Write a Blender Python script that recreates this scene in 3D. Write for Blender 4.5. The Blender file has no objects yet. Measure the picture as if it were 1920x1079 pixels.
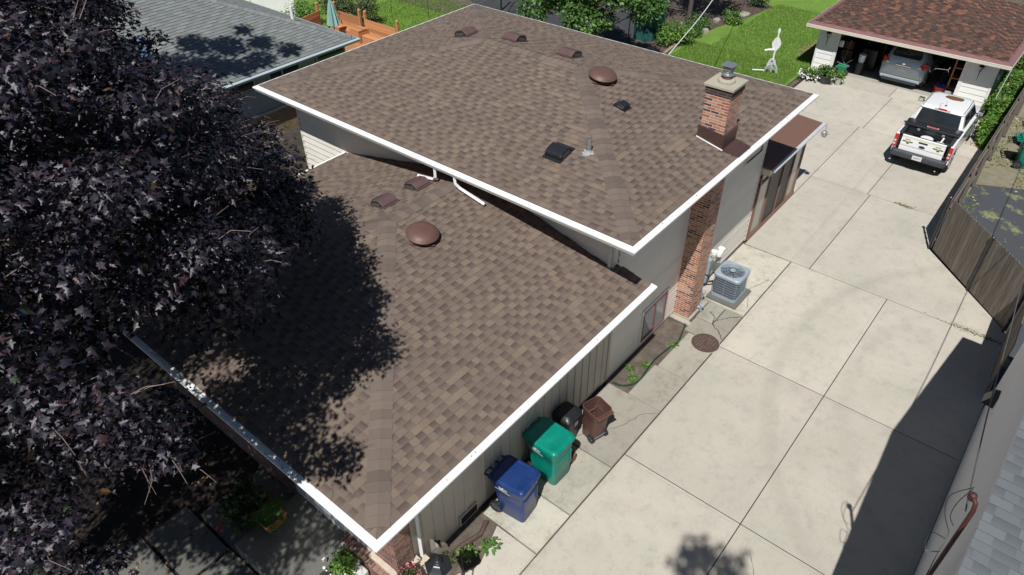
import bpy, math, random
from mathutils import Vector, Matrix
import numpy as np
R_ = random.Random(7)
S = bpy.context.scene
# ------------------------------------------------------------------ camera, sky, sun, exposure
CAMH = 13.2
_f, _p, _y, _r = 1335.15, 0.679888, 0.699830, -0.0115525
cy, sy, cp, sp = math.cos(_y), math.sin(_y), math.cos(_p), math.sin(_p)
Fv = Vector((cy*cp, sy*cp, -sp)); Rv = Vector((sy, -cy, 0)); Uv = Rv.cross(Fv)
c_, s_ = math.cos(_r), math.sin(_r)
R2 = Rv*c_ + Uv*s_; U2 = -Rv*s_ + Uv*c_
cd = bpy.data.cameras.new("camera"); cam = bpy.data.objects.new("camera", cd); S.collection.objects.link(cam)
cam.matrix_world = Matrix(((R2.x, U2.x, -Fv.x, 0), (R2.y, U2.y, -Fv.y, 0), (R2.z, U2.z, -Fv.z, CAMH), (0, 0, 0, 1)))
cd.sensor_width = 36; cd.lens = 36*_f/1920; cd.clip_end = 1000; cd.clip_start = .05
S.camera = cam
SX, SY = 0.628, 0.250                        # metres a shadow travels per metre of height
sun_dir = Vector((-SX, -SY, 1)).normalized() # towards the sun
elev = math.asin(sun_dir.z); az = math.atan2(sun_dir.x, sun_dir.y)
w = bpy.data.worlds.new("World"); S.world = w; w.use_nodes = True
nt = w.node_tree; bg = nt.nodes['Background']; sk = nt.nodes.new('ShaderNodeTexSky')
sk.sky_type = 'NISHITA'; sk.sun_disc = False; sk.sun_elevation = elev; sk.sun_rotation = az
sk.air_density = .8; sk.dust_density = .2; sk.ozone_density = 2
nt.links.new(sk.outputs[0], bg.inputs[0]); bg.inputs[1].default_value = 0.05
sl = bpy.data.lights.new("sun", 'SUN'); sl.energy = 4.9; sl.angle = math.radians(.5); sl.color = (1, .982, .95)
so = bpy.data.objects.new("sun", sl); S.collection.objects.link(so)
so.rotation_euler = sun_dir.to_track_quat('Z', 'Y').to_euler(); so.location = (-10, -5, 30)
S.view_settings.view_transform = 'Standard'; S.view_settings.look = 'None'
S.view_settings.exposure = 0.0; S.view_settings.gamma = 1
S.render.engine = 'CYCLES'
# ------------------------------------------------------------------ helpers
def tag(o, label=None, cat=None, group=None, kind=None):
    if label: o['label'] = label
    if cat: o['category'] = cat
    if group: o['group'] = group
    if kind: o['kind'] = kind
    return o
def thing(name, label, cat, loc=(0, 0, 0), rz=0, group=None):
    o = bpy.data.objects.new(name, None); S.collection.objects.link(o)
    o.empty_display_size = .3
    o.location = loc; o.rotation_euler = (0, 0, rz)
    o.matrix_basis = Matrix.Translation(loc) @ Matrix.Rotation(rz, 4, 'Z')
    return tag(o, label, cat, group)
def wm(o):
    m = o.matrix_basis.copy(); p = o.parent
    while p: m = p.matrix_basis @ m; p = p.parent
    return m
class MB:
    def __init__(s): s.v = []; s.f = []; s.mi = []; s.tone = []; s.uv = []; s.m = 0; s.t = .5
    def face(s, pts, uv=None, t=None, m=None):
        i = len(s.v); s.v += [tuple(p) for p in pts]; s.f.append(tuple(range(i, i+len(pts))))
        s.mi.append(s.m if m is None else m); s.tone.append(s.t if t is None else t)
        if uv is None:
            a, b, c = (Vector(pts[0]), Vector(pts[1]), Vector(pts[2])); n = (b-a).cross(c-a)
            n = Vector((abs(n.x), abs(n.y), abs(n.z)))
            if n.z >= n.x and n.z >= n.y: uv = [(p[0], p[1]) for p in pts]
            elif n.x >= n.y: uv = [(p[1], p[2]) for p in pts]
            else: uv = [(p[0], p[2]) for p in pts]
        s.uv.append(uv)
    def xf(s, i0, M):
        for i in range(i0, len(s.v)): s.v[i] = tuple(M @ Vector(s.v[i]))
    def hexa(s, p, **k):  # p: 4 bottom ccw, 4 top ccw
        for q in ((3, 2, 1, 0), (4, 5, 6, 7), (0, 1, 5, 4), (1, 2, 6, 5), (2, 3, 7, 6), (3, 0, 4, 7)):
            s.face([p[i] for i in q], **k)
    def box(s, x0, x1, y0, y1, z0, z1, M=None, **k):
        p = [(x0, y0, z0), (x1, y0, z0), (x1, y1, z0), (x0, y1, z0), (x0, y0, z1), (x1, y0, z1), (x1, y1, z1), (x0, y1, z1)]
        if M is not None: p = [tuple(M @ Vector(q)) for q in p]
        s.hexa(p, **k); return s
    def loft(s, secs, cap0=True, cap1=True, **k):
        n = len(secs[0])
        for a, b in zip(secs, secs[1:]):
            for i in range(n):
                j = (i+1) % n; s.face([a[i], a[j], b[j], b[i]], **k)
        if cap0: s.face(list(reversed(secs[0])), **k)
        if cap1: s.face(list(secs[-1]), **k)
        return s
    def tube(s, pts, r, n=8, cap=True, **k):
        pts = [Vector(p) for p in pts]; rs = r if isinstance(r, (list, tuple)) else [r]*len(pts)
        secs = []; up = None
        for i, p in enumerate(pts):
            d = (pts[min(i+1, len(pts)-1)]-pts[max(i-1, 0)]).normalized()
            if up is None:
                up = Vector((0, 0, 1)) if abs(d.z) < .9 else Vector((1, 0, 0))
            a = d.cross(up).normalized(); up = a.cross(d).normalized()
            secs.append([tuple(p+(a*math.cos(2*math.pi*j/n)+up*math.sin(2*math.pi*j/n))*rs[i]) for j in range(n)])
        s.loft(secs, cap, cap, **k); return s
    def lathe(s, prof, c=(0, 0, 0), n=20, cap=True, M=None, **k):
        secs = [[(c[0]+r*math.cos(2*math.pi*j/n), c[1]+r*math.sin(2*math.pi*j/n), c[2]+z) for j in range(n)] for r, z in prof]
        if M is not None: secs = [[tuple(M @ Vector(p)) for p in q] for q in secs]
        s.loft(secs, cap, cap, **k); return s
    def prism(s, poly, z0, z1, M=None, **k):
        secs = [[(x, y, z) for x, y in poly] for z in (z0, z1)]
        if M is not None: secs = [[tuple(M @ Vector(p)) for p in q] for q in secs]
        s.loft(secs, **k); return s
    def sweep(s, path, prof, closed=False, **k):  # path xy points (z const per point), prof (out,z); out = right of travel
        n = len(path); secs = []
        for i in range(n):
            p = Vector(path[i][:2]); z = path[i][2]
            a = Vector(path[i-1][:2]) if (i or closed) else None; b = Vector(path[(i+1) % n][:2]) if (i < n-1 or closed) else None
            d1 = (p-a).normalized() if a is not None else None; d2 = (b-p).normalized() if b is not None else None
            if d1 is None: d1 = d2
            if d2 is None: d2 = d1
            n1 = Vector((d1.y, -d1.x)); n2 = Vector((d2.y, -d2.x)); m = (n1+n2)/(1+n1.dot(n2))
            secs.append([(p.x+m.x*o, p.y+m.y*o, z+h) for o, h in prof])
        if closed: secs.append(secs[0])
        s.loft(secs, not closed, not closed, **k); return s
    def build(s, name, mats, parent=None, world=False, smooth=False, bevel=0, bseg=2, sub=0, label=None, cat=None, group=None, kind=None, angle=None):
        me = bpy.data.meshes.new(name)
        v = s.v
        if world and parent is not None:
            Mi = wm(parent).inverted(); v = [tuple(Mi @ Vector(p)) for p in v]
        me.from_pydata(v, [], s.f)
        if not isinstance(mats, (list, tuple)): mats = [mats]
        for m in mats: me.materials.append(m)
        me.polygons.foreach_set('material_index', s.mi)
        ul = me.uv_layers.new(name='UVMap'); flat = [c for f in s.uv for q in f for c in q]
        ul.data.foreach_set('uv', flat)
        at = me.attributes.new('tone', 'FLOAT', 'FACE'); at.data.foreach_set('value', s.tone)
        if bevel or sub or smooth:
            import bmesh
            b = bmesh.new(); b.from_mesh(me); bmesh.ops.remove_doubles(b, verts=b.verts, dist=1e-4)
            bmesh.ops.recalc_face_normals(b, faces=b.faces); b.to_mesh(me); b.free()
        if smooth: me.shade_smooth() if hasattr(me, 'shade_smooth') else me.polygons.foreach_set('use_smooth', [True]*len(me.polygons))
        o = bpy.data.objects.new(name, me); S.collection.objects.link(o)
        if parent is not None: o.parent = parent
        if bevel:
            md = o.modifiers.new('bevel', 'BEVEL'); md.width = bevel; md.segments = bseg; md.limit_method = 'ANGLE'; md.angle_limit = math.radians(35)
            me.polygons.foreach_set('use_smooth', [True]*len(me.polygons))
            md2 = o.modifiers.new('wn', 'WEIGHTED_NORMAL'); md2.keep_sharp = True
        if sub:
            md = o.modifiers.new('sub', 'SUBSURF'); md.levels = sub; md.render_levels = sub
        if smooth and not sub and not bevel:
            try: me.set_sharp_from_angle(angle=math.radians(angle or 40))
            except Exception: pass
        me.update()
        return tag(o, label, cat, group, kind)
def dup(root, loc, rz, label=None):
    def cp_(o, par):
        c = o.copy(); S.collection.objects.link(c)
        if par is not None: c.parent = par
        for ch in [x for x in bpy.data.objects if x.parent == o]: cp_(ch, c)
        return c
    r = cp_(root, None); r.matrix_basis = Matrix.Translation(loc) @ Matrix.Rotation(rz, 4, 'Z')
    if label: r['label'] = label
    return r
ARC = (15.76, -4.76, 8.04)
# ------------------------------------------------------------------ materials
def nodes(name):
    m = bpy.data.materials.new(name); m.use_nodes = True; t = m.node_tree
    return m, t, t.nodes['Principled BSDF'], t.nodes.new, t.links.new
def c4(c): return (c[0], c[1], c[2], 1)
def noise(t, co, scale, detail=4, rough=.6):
    n = t.nodes.new('ShaderNodeTexNoise'); n.inputs['Scale'].default_value = scale; n.inputs['Detail'].default_value = detail
    n.inputs['Roughness'].default_value = rough; t.links.new(co, n.inputs['Vector']); return n.outputs['Fac']
def ramp(t, fac, stops, interp='LINEAR'):
    r = t.nodes.new('ShaderNodeValToRGB'); r.color_ramp.interpolation = interp
    e = r.color_ramp.elements
    while len(e) < len(stops): e.new(.5)
    for k, (p, c) in zip(e, stops): k.position = p; k.color = c4(c) if not isinstance(c, (int, float)) else (c, c, c, 1)
    t.links.new(fac, r.inputs[0]); return r.outputs[0]
def mix(t, a, b, fac, mode='MIX'):
    n = t.nodes.new('ShaderNodeMix'); n.data_type = 'RGBA'; n.blend_type = mode
    for sock, v in ((n.inputs[0], fac), (n.inputs[6], a), (n.inputs[7], b)):
        if isinstance(v, (int, float)): sock.default_value = v
        elif isinstance(v, tuple): sock.default_value = c4(v)
        else: t.links.new(v, sock)
    return n.outputs[2]
def mth(t, op, a, b=None, c=None):
    n = t.nodes.new('ShaderNodeMath'); n.operation = op
    for i, v in enumerate((a, b, c)):
        if v is None: continue
        if isinstance(v, (int, float)): n.inputs[i].default_value = v
        else: t.links.new(v, n.inputs[i])
    return n.outputs[0]
def bump(t, h, strength, dist, bs):
    b = t.nodes.new('ShaderNodeBump'); b.inputs['Strength'].default_value = strength; b.inputs['Distance'].default_value = dist
    t.links.new(h, b.inputs['Height']); t.links.new(b.outputs[0], bs.inputs['Normal'])
def pos(t):
    g = t.nodes.new('ShaderNodeNewGeometry'); return g.outputs['Position']
def obc(t):
    g = t.nodes.new('ShaderNodeTexCoord'); return g.outputs['Object']
def attr(t, nm='tone'):
    a = t.nodes.new('ShaderNodeAttribute'); a.attribute_name = nm; return a.outputs['Fac']
_mc = {}
def pm(name, col, rough=.6, var=.12, scale=4, metal=0, spec=.5, bmp=0, bsc=60, dirt=None, dscale=1.5, coat=0, tone=0):
    if name in _mc: return _mc[name]
    m, t, b, N, L = nodes(name); co = obc(t)
    f = noise(t, co, scale, 5, .65)
    lo = tuple(x*(1-var) for x in col); hi = tuple(min(1, x*(1+var)) for x in col)
    c = ramp(t, f, [(.3, lo), (.7, hi)])
    if dirt:
        g = noise(t, co, dscale, 8, .75); c = mix(t, c, dirt, ramp(t, g, [(.5, 0), (.72, .8)]))
    if tone:
        c = mix(t, c, mix(t, (1-tone,)*3, (1+tone,)*3, attr(t)), 1.0, 'MULTIPLY')
    L(c, b.inputs['Base Color']); b.inputs['Roughness'].default_value = rough; b.inputs['Metallic'].default_value = metal
    b.inputs['Specular IOR Level'].default_value = spec
    b.inputs['Coat Weight'].default_value = coat; b.inputs['Coat Roughness'].default_value = .08
    if bmp: bump(t, noise(t, co, bsc, 4, .7), bmp, .01, b)
    _mc[name] = m; return m
def shingle_mat(name, stops, grad=.55, grain=.25):
    m, t, b, N, L = nodes(name)
    tn = attr(t); c = ramp(t, tn, stops, 'LINEAR')
    uv = N('ShaderNodeUVMap'); uv.uv_map = 'UVMap'; sp_ = N('ShaderNodeSeparateXYZ'); L(uv.outputs[0], sp_.inputs[0])
    p = pos(t)
    # factory-blended dark band at the top of the exposed tab
    k = ramp(t, tn, [(.0, 1), (.42, .8), (.5, .1), (1, .0)])
    band = mth(t, 'MULTIPLY', ramp(t, sp_.outputs[1], [(.15, .0), (.85, 1)]), k)
    c = mix(t, c, (.3, .25, .27), mth(t, 'MULTIPLY', band, grad), 'MULTIPLY')
    g = noise(t, p, 260, 3, .8); c = mix(t, c, mix(t, (1-grain,)*3, (1+grain,)*3, ramp(t, g, [(.3, 0), (.7, 1)])), 1.0, 'MULTIPLY')
    g2 = noise(t, p, .7, 4, .6); c = mix(t, c, mix(t, (.9, .9, .9), (1.1, 1.1, 1.1), g2), 1.0, 'MULTIPLY')
    L(c, b.inputs['Base Color']); b.inputs['Roughness'].default_value = .93; b.inputs['Specular IOR Level'].default_value = .25
    bump(t, g, .35, .006, b); return m
M_SH = shingle_mat('brown_shingle', [(0, (.138, .107, .091)), (.4, (.172, .132, .108)), (.55, (.165, .127, .102)), (1, (.205, .157, .12))], .48, .45)
M_CAP = shingle_mat('brown_cap_shingle', [(0, (.128, .1, .085)), (.5, (.162, .127, .105)), (1, (.184, .144, .118))], .0, .42)
M_SHG = shingle_mat('red_brown_shingle', [(0, (.06, .042, .038)), (.5, (.1, .06, .048)), (.8, (.14, .072, .052)), (1, (.22, .105, .068))], .3)
M_GRAY = shingle_mat('grey_shingle', [(0, (.17, .184, .18)), (.5, (.19, .206, .2)), (1, (.22, .238, .232))], .1)
M_GRAY2 = shingle_mat('blue_grey_shingle', [(0, (.115, .127, .138)), (.5, (.13, .143, .155)), (1, (.15, .165, .178))], .22)
def brick_mat(name, stops, mortar=(.58, .48, .4), bw=.2105, rh=.0675, rot=False):
    m, t, b, N, L = nodes(name)
    uv = N('ShaderNodeUVMap'); uv.uv_map = 'UVMap'
    br = N('ShaderNodeTexBrick'); L(uv.outputs[0], br.inputs['Vector'])
    br.inputs['Scale'].default_value = 1; br.inputs['Brick Width'].default_value = bw; br.inputs['Row Height'].default_value = rh
    br.inputs['Mortar Size'].default_value = .0085; br.inputs['Mortar Smooth'].default_value = .1; br.inputs['Bias'].default_value = 0
    br.inputs['Color1'].default_value = (0, 0, 0, 1); br.inputs['Color2'].default_value = (1, 1, 1, 1); br.inputs['Mortar'].default_value = (.5, .5, .5, 1)
    c = ramp(t, br.outputs['Color'], stops, 'CONSTANT')
    p = pos(t); g = noise(t, p, 35, 5, .7); c = mix(t, c, mix(t, (.75,)*3, (1.25,)*3, g), 1.0, 'MULTIPLY')
    c = mix(t, c, mortar, br.outputs['Fac']); L(c, b.inputs['Base Color'])
    b.inputs['Roughness'].default_value = .9
    h = mth(t, 'SUBTRACT', mth(t, 'MULTIPLY', g, .25), br.outputs['Fac']); bump(t, h, .8, .008, b); return m
M_BRICK = brick_mat('red_brick', [(0, (.09, .048, .05)), (.12, (.33, .12, .065)), (.4, (.41, .185, .105)), (.62, (.36, .135, .072)), (.8, (.47, .25, .16))])
M_BRICK2 = brick_mat('dark_red_brick', [(0, (.13, .05, .04)), (.3, (.2, .075, .05)), (.6, (.27, .12, .085)), (.85, (.3, .17, .13))], (.3, .25, .21))
M_TANBR = brick_mat('tan_brick', [(0, (.2, .13, .075)), (.4, (.27, .18, .1)), (.75, (.32, .22, .13))], (.3, .25, .18), .2105, .0675)
def concrete_mat(name, base, green=(.33, .34, .27), gf=.75, dark=(.24, .23, .2), dk=.8, tv=.06, arc=False):
    m, t, b, N, L = nodes(name); p = pos(t)
    f = noise(t, p, 1.1, 8, .62); c = ramp(t, f, [(.3, tuple(x*.9 for x in base)), (.65, tuple(x*1.06 for x in base))])
    c = mix(t, c, mix(t, (1-tv*1.6,)*3, (1+tv,)*3, attr(t)), 1.0, 'MULTIPLY')
    g = noise(t, p, .55, 6, .7); c = mix(t, c, green, ramp(t, g, [(.5, 0), (.75, gf)]))
    h = noise(t, p, 2.3, 12, .86); c = mix(t, c, dark, ramp(t, h, [(.5, 0), (.78, dk)]))
    if arc:   # old tyre arc and drip stains
        for (ax0, ay0, rad, wd, st) in ((ARC[0], ARC[1], ARC[2], .28, .4), (ARC[0], ARC[1], ARC[2]-1.7, .25, .22), (27.06, 4.85, .0, .22, .55), (30.9, 8.6, 0, .35, .35), (16.2, 3.1, 0, .2, .3), (7.0, 3.9, 0, .5, .25)):
            vs = N('ShaderNodeVectorMath'); vs.operation = 'DISTANCE'; L(p, vs.inputs[0]); vs.inputs[1].default_value = (ax0, ay0, 0)
            d_ = mth(t, 'ABSOLUTE', mth(t, 'SUBTRACT', mth(t, 'ADD', vs.outputs['Value'], mth(t, 'MULTIPLY', noise(t, p, 3, 4, .7), .25)), rad+.12))
            c = mix(t, c, (.25, .25, .2), mth(t, 'MULTIPLY', ramp(t, mth(t, 'DIVIDE', d_, wd), [(.2, 1), (1, 0)]), mth(t, 'MULTIPLY', noise(t, p, 6, 6, .8), st)))
        # grime creeping from the house side
        sx_ = N('ShaderNodeSeparateXYZ'); L(p, sx_.inputs[0]); e_ = mth(t, 'ADD', mth(t, 'SUBTRACT', 4.7, sx_.outputs[1]), mth(t, 'MULTIPLY', noise(t, p, 1.3, 6, .75), 1.6))
        c = mix(t, c, (.23, .23, .19), mth(t, 'MULTIPLY', mth(t, 'MULTIPLY', ramp(t, e_, [(.55, .6), (1, 0)]), mth(t, 'LESS_THAN', sx_.outputs[1], 4.72)), ramp(t, noise(t, p, 4, 9, .8), [(.35, 0), (.65, 1)])))
    gr = noise(t, p, 70, 6, .9); c = mix(t, c, mix(t, (.62,)*3, (1.34,)*3, gr), 1.0, 'MULTIPLY')
    sp2 = noise(t, p, 30, 2, .5); c = mix(t, c, (.12, .11, .1), ramp(t, sp2, [(.76, 0), (.8, .5)]))
    L(c, b.inputs['Base Color']); b.inputs['Roughness'].default_value = .88; bump(t, gr, .35, .004, b); return m
M_CON = concrete_mat('driveway_concrete', (.525, .482, .408), arc=True)
M_CON2 = concrete_mat('old_concrete', (.46, .43, .355), (.25, .24, .19), .8, (.13, .125, .1), 1.0, .2)
M_CON3 = concrete_mat('shaded_step_concrete', (.15, .148, .13), (.1, .1, .085), .5, (.06, .058, .05), .7)  # concrete copy with the front yard's tree shade darkened into its colour
def ground_mat(name, stops, sc=3, bsc=40, bs=.6, fine=60, rough=.95):
    m, t, b, N, L = nodes(name); p = pos(t)
    f = noise(t, p, sc, 8, .72); g = noise(t, p, fine, 5, .8)
    c = ramp(t, mth(t, 'ADD', mth(t, 'MULTIPLY', f, .55), mth(t, 'MULTIPLY', g, .45)), stops)
    L(c, b.inputs['Base Color']); b.inputs['Roughness'].default_value = rough; b.inputs['Specular IOR Level'].default_value = .2
    bump(t, noise(t, p, bsc, 4, .8), bs, .03, b); return m
M_SOIL = ground_mat('soil', [(.3, (.06, .045, .035)), (.5, (.13, .105, .085)), (.7, (.24, .2, .165))], 4)
M_LAWN = ground_mat('lawn', [(.3, (.09, .17, .025)), (.5, (.15, .26, .045)), (.62, (.2, .32, .06)), (.75, (.26, .32, .09))], .8, 30, 1, 25)
M_GRAVEL = ground_mat('gravel_ground', [(.3, (.14, .11, .075)), (.45, (.3, .26, .21)), (.55, (.2, .19, .1)), (.7, (.45, .42, .38))], 2.5, 30, 1)
M_MULCH = ground_mat('mulch', [(.3, (.03, .02, .015)), (.5, (.1, .075, .06)), (.7, (.22, .18, .15))], 5, 30, 1)
M_ASPH = ground_mat('asphalt', [(.3, (.035, .038, .042)), (.5, (.055, .058, .063)), (.72, (.09, .093, .1))], 1.2, 90, .5, 150)
M_WHITE = pm('white_aluminium', (.82, .82, .8), .35, .04, 2)
M_CREAM = pm('cream_trim', (.62, .57, .48), .5, .05, 3)
M_SIDE = pm('beige_siding', (.76, .725, .645), .55, .05, 1.5, tone=.05)
M_SIDEG = pm('taupe_batten_siding', (.52, .475, .4), .6, .06, 1.5)
M_SIDEW = pm('white_siding', (.74, .73, .7), .5, .05, 2)
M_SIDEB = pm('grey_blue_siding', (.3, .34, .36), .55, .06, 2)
M_SOF = pm('soffit', (.6, .58, .52), .6, .03, 2)
M_BROWNM = pm('brown_metal', (.075, .042, .037), .4, .12, 5, spec=.4)
M_VENTM = pm('purple_brown_vent', (.115, .068, .068), .45, .1, 6)
M_BLACKP = pm('black_plastic', (.022, .024, .027), .4, .1, 6)
M_DARK = pm('dark_interior', (.012, .012, .013), .9, .1, 3)
M_GALV = pm('galvanised_steel', (.42, .45, .47), .38, .2, 15, metal=.7)
M_BLUEG = pm('blue_grey_enamel', (.3, .36, .4), .45, .07, 6)
M_CAPC = concrete_mat('chimney_cap_concrete', (.42, .385, .31), (.3, .3, .22), .6, (.2, .17, .12), .6)
M_STONE = pm('limestone', (.56, .47, .38), .8, .12, 8, bmp=.3)
M_REDWIN = pm('red_brown_window_frame', (.22, .085, .07), .5, .12, 8)
def glass_mat(name, col=(.02, .025, .03), rough=.06):
    m, t, b, N, L = nodes(name); b.inputs['Base Color'].default_value = c4(col); b.inputs['Roughness'].default_value = rough
    b.inputs['Specular IOR Level'].default_value = .8; return m
M_GLASS = glass_mat('window_glass'); M_GLASSG = glass_mat('curtained_glass', (.3, .32, .28), .1); M_GLASSB = glass_mat('grey_glass', (.24, .28, .3), .15)
def wood_mat(name, lo, hi, sc=(3, 3, 40), rough=.85, ax='Z'):
    m, t, b, N, L = nodes(name); co = obc(t); mp = N('ShaderNodeMapping'); L(co, mp.inputs[0])
    mp.inputs['Scale'].default_value = {'Z': (30, 30, 1.5), 'X': (1.5, 30, 30), 'Y': (30, 1.5, 30)}[ax]
    f = noise(t, mp.outputs[0], 1.2, 6, .7); c = ramp(t, f, [(.3, lo), (.7, hi)])
    c = mix(t, c, mix(t, (.72,)*3, (1.25,)*3, attr(t)), 1.0, 'MULTIPLY')
    L(c, b.inputs['Base Color']); b.inputs['Roughness'].default_value = rough; bump(t, f, .4, .006, b); return m
M_FENCE = wood_mat('weathered_fence_wood', (.075, .062, .052), (.23, .195, .16))
M_DECK = wood_mat('orange_stained_wood', (.4, .17, .07), (.55, .27, .12), ax='X')
# ------------------------------------------------------------------ building helpers
def shingles(name, O, U, V, vmax, left, right, e, wr, mat, parent, seed=1, thick=.009, world=True):
    rr = random.Random(seed); O = Vector(O); U = Vector(U).normalized(); V = Vector(V).normalized(); N = U.cross(V).normalized()
    if N.z < 0: N = -N
    mb = MB(); P = lambda u, v, h: O+U*u+V*v+N*h
    n = int(math.ceil(vmax/e-1e-6))
    for i in range(n):
        v0 = i*e; v1 = min(v0+e, vmax); l0, r0, l1, r1 = left(v0), right(v0), left(v1), right(v1)
        u = min(l0, l1)-rr.random()*wr[0]; par_ = rr.random() < .5
        while u < max(r0, r1):
            u1 = u+rr.uniform(*wr)
            a0 = min(max(u, l0), r0); b0 = min(max(u1, l0), r0); a1 = min(max(u, l1), r1); b1 = min(max(u1, l1), r1)
            if b0-a0 > 1e-4 or b1-a1 > 1e-4:
                par_ = not par_; q_ = rr.random(); tn = (.5+.5*q_) if (par_ if q_ < .96 else not par_) else .5*q_; up = .005 if tn > .5 else 0
                h0 = thick+up; h1 = .001+up*.3
                mb.face([P(a0, v0, h0), P(b0, v0, h0), P(b1, v1, h1), P(a1, v1, h1)], [(a0, 0), (b0, 0), (b1, 1), (a1, 1)], tn)
                if b0-a0 > 1e-4: mb.face([P(a0, v0, -.004), P(b0, v0, -.004), P(b0, v0, h0), P(a0, v0, h0)], [(a0, 0), (b0, 0), (b0, .1), (a0, .1)], 0)
            u = u1
    vs = [(left(0), 0), (right(0), 0), (right(vmax), vmax), (left(vmax), vmax)]
    mb.face([P(u, v, -.012) for u, v in vs], t=0)
    return mb.build(name, mat, parent, world)
def capline(mb, a, b, d1, d2, w_=.15, e=.19, seed=1, lift=.014, broad=False):
    rr = random.Random(seed); a = Vector(a); b = Vector(b); L_ = (b-a).length; d = (b-a)/L_
    d1 = Vector(d1).normalized(); d2 = Vector(d2).normalized(); nn = Vector((0, 0, 1))
    n = int(L_/e)
    for i in range(1 if not broad else 0, n+1):
        p = a+d*(i*e); q = a+d*min((i+1)*e, L_); tn = rr.random()
        for dd in (d1, d2):
            dm = dd
            o0, o1 = nn*(lift+.009), nn*(lift)
            t_ = [p+o0, p+dm*w_+o0*.75, q+dm*w_+o1*.75, q+o1]
            mb.face(t_, [(0, 0), (w_, 0), (w_, 1), (0, 1)], tn)
            mb.face([p-nn*.0, p+dm*w_-nn*.0, t_[1], t_[0]], [(0, 0)]*4, tn*.5)
            mb.face([t_[1], t_[1]-nn*.03, t_[2]-nn*.03, t_[2]], [(0, 0)]*4, tn*.5)
def siding(mb, A, B, z0, z1, nrm, e=.2, t=.03, ext=None):
    A = Vector((A[0], A[1], 0)); B = Vector((B[0], B[1], 0)); n = Vector((nrm[0], nrm[1], 0)); z = z0
    while z < z1-1e-4:
        zb = min(z+e, z1); k = Vector((0, 0, 1)); tn = R_.random()
        mb.face([A+k*z+n*t, B+k*z+n*t, B+k*zb+n*.001, A+k*zb+n*.001], t=tn)
        mb.face([A+k*z, B+k*z, B+k*z+n*t, A+k*z+n*t], t=.2)
        z = zb
GUT = [(-.01, -.012), (.125, -.03), (.132, -.045), (.125, -.075), (.095, -.12), (.09, -.14), (-.01, -.14)]
GUTR = [(-.015, -.005), (.02, -.008), (.024, -.002), (.03, -.010), (.055, -.013), (.06, -.006), (.066, -.015), (.09, -.018), (.095, -.011), (.101, -.02), (.125, -.024), (.134, -.04), (.126, -.075), (.1, -.12), (.095, -.14), (-.015, -.14)]
# ------------------------------------------------------------------ GROUND
def sheet(name, poly, z, mat, kind='structure', label=None, cat=None):
    mb = MB(); mb.face([(x, y, z) for x, y in poly]); return mb.build(name, mat, kind=kind, label=label, cat=cat)
sheet('ground', [(-150, -150), (250, -150), (250, 250), (-150, 250)], -.10, M_SOIL)
def slabs(name, rects, mat, z=0, th=.09, kind='structure', gap=.009, tones=None, **k):
    mb = MB()
    for i_, (x0, x1, y0, y1) in enumerate(rects):
        mb.t = tones[i_] if tones else R_.random(); mb.box(x0+gap, x1-gap, y0+gap, y1-gap, z-th, z)
    return mb.build(name, mat, kind=kind, bevel=.006, bseg=1, **k)
JX = [-12.2, -8.6, -5, .4, 4.9, 9.46, 14.06, 18.86, 24.3, 29.3]
rects = []
for a, b in zip(JX, JX[1:]):
    y_out = -1.3 if b < 19 else (1.62 if a > 20 else None)
    if y_out is None: y_out = -1.3
    ym = 1.82 if a < 18 else 4.1 if a < 24 else 4.2
    yh = 4.66 if a < 18 else 6.2
    if a == 18.86: rects += [(a, b, ym, yh)]; continue
    rects += [(a, b, 1.62 if a > 20 else y_out, ym), (a, b, ym, yh)]
rects += [(29.3, 33.0, 1.62, 6.05), (29.3, 33.0, 6.05, 9.8), (22.66, 29.3, 6.2, 9.8), (33.0, 34.2, 3.0, 6.2), (33.0, 34.2, 6.2, 10.1), (25.6, 29.3, 9.8, 10.15)]
slabs('driveway', rects, M_CON)
mb = MB(); g_ = random.Random(12)
for x0, x1, y0, y1 in rects:
    for k_, (a0, a1, b0, b1) in enumerate(((x0+.09, x0+.098, y0+.1, y1-.1), (x1-.098, x1-.09, y0+.1, y1-.1), (x0+.1, x1-.1, y0+.09, y0+.098), (x0+.1, x1-.1, y1-.098, y1-.09))):
        if g_.random() < .3: continue
        f0, f1 = sorted((g_.random()**2, 1-g_.random()**2))
        if k_ < 2: b0, b1 = b0+(b1-b0)*f0, b0+(b1-b0)*f1
        else: a0, a1 = a0+(a1-a0)*f0, a0+(a1-a0)*f1
        mb.face([(a0, b0, .002), (a1, b0, .002), (a1, b1, .002), (a0, b1, .002)])
mb.build('driveway_tooling', pm('trowel_line', (.34, .32, .28), .9, .3, 3), kind='structure')
mb = MB(); mb.t = .4; mb.prism([(18.87, -1.16), (19.42, -1.12), (22.2, 1.6), (24.29, 1.62), (24.29, 4.09), (18.87, 4.09)], -.09, 0); mb.build('driveway_slab', M_CON, kind='structure', bevel=.006, bseg=1)
sheet('driveway_base', [(-12, -1.29), (19.3, -1.12), (22.15, 1.62), (34, 1.66), (34, 9.95), (22.7, 9.75), (22.7, 6.2), (18.86, 6.2), (18.86, 4.66), (-12, 4.66)], -.007, pm('joint_dirt', (.035, .03, .025), .95, .3, 20))
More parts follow.
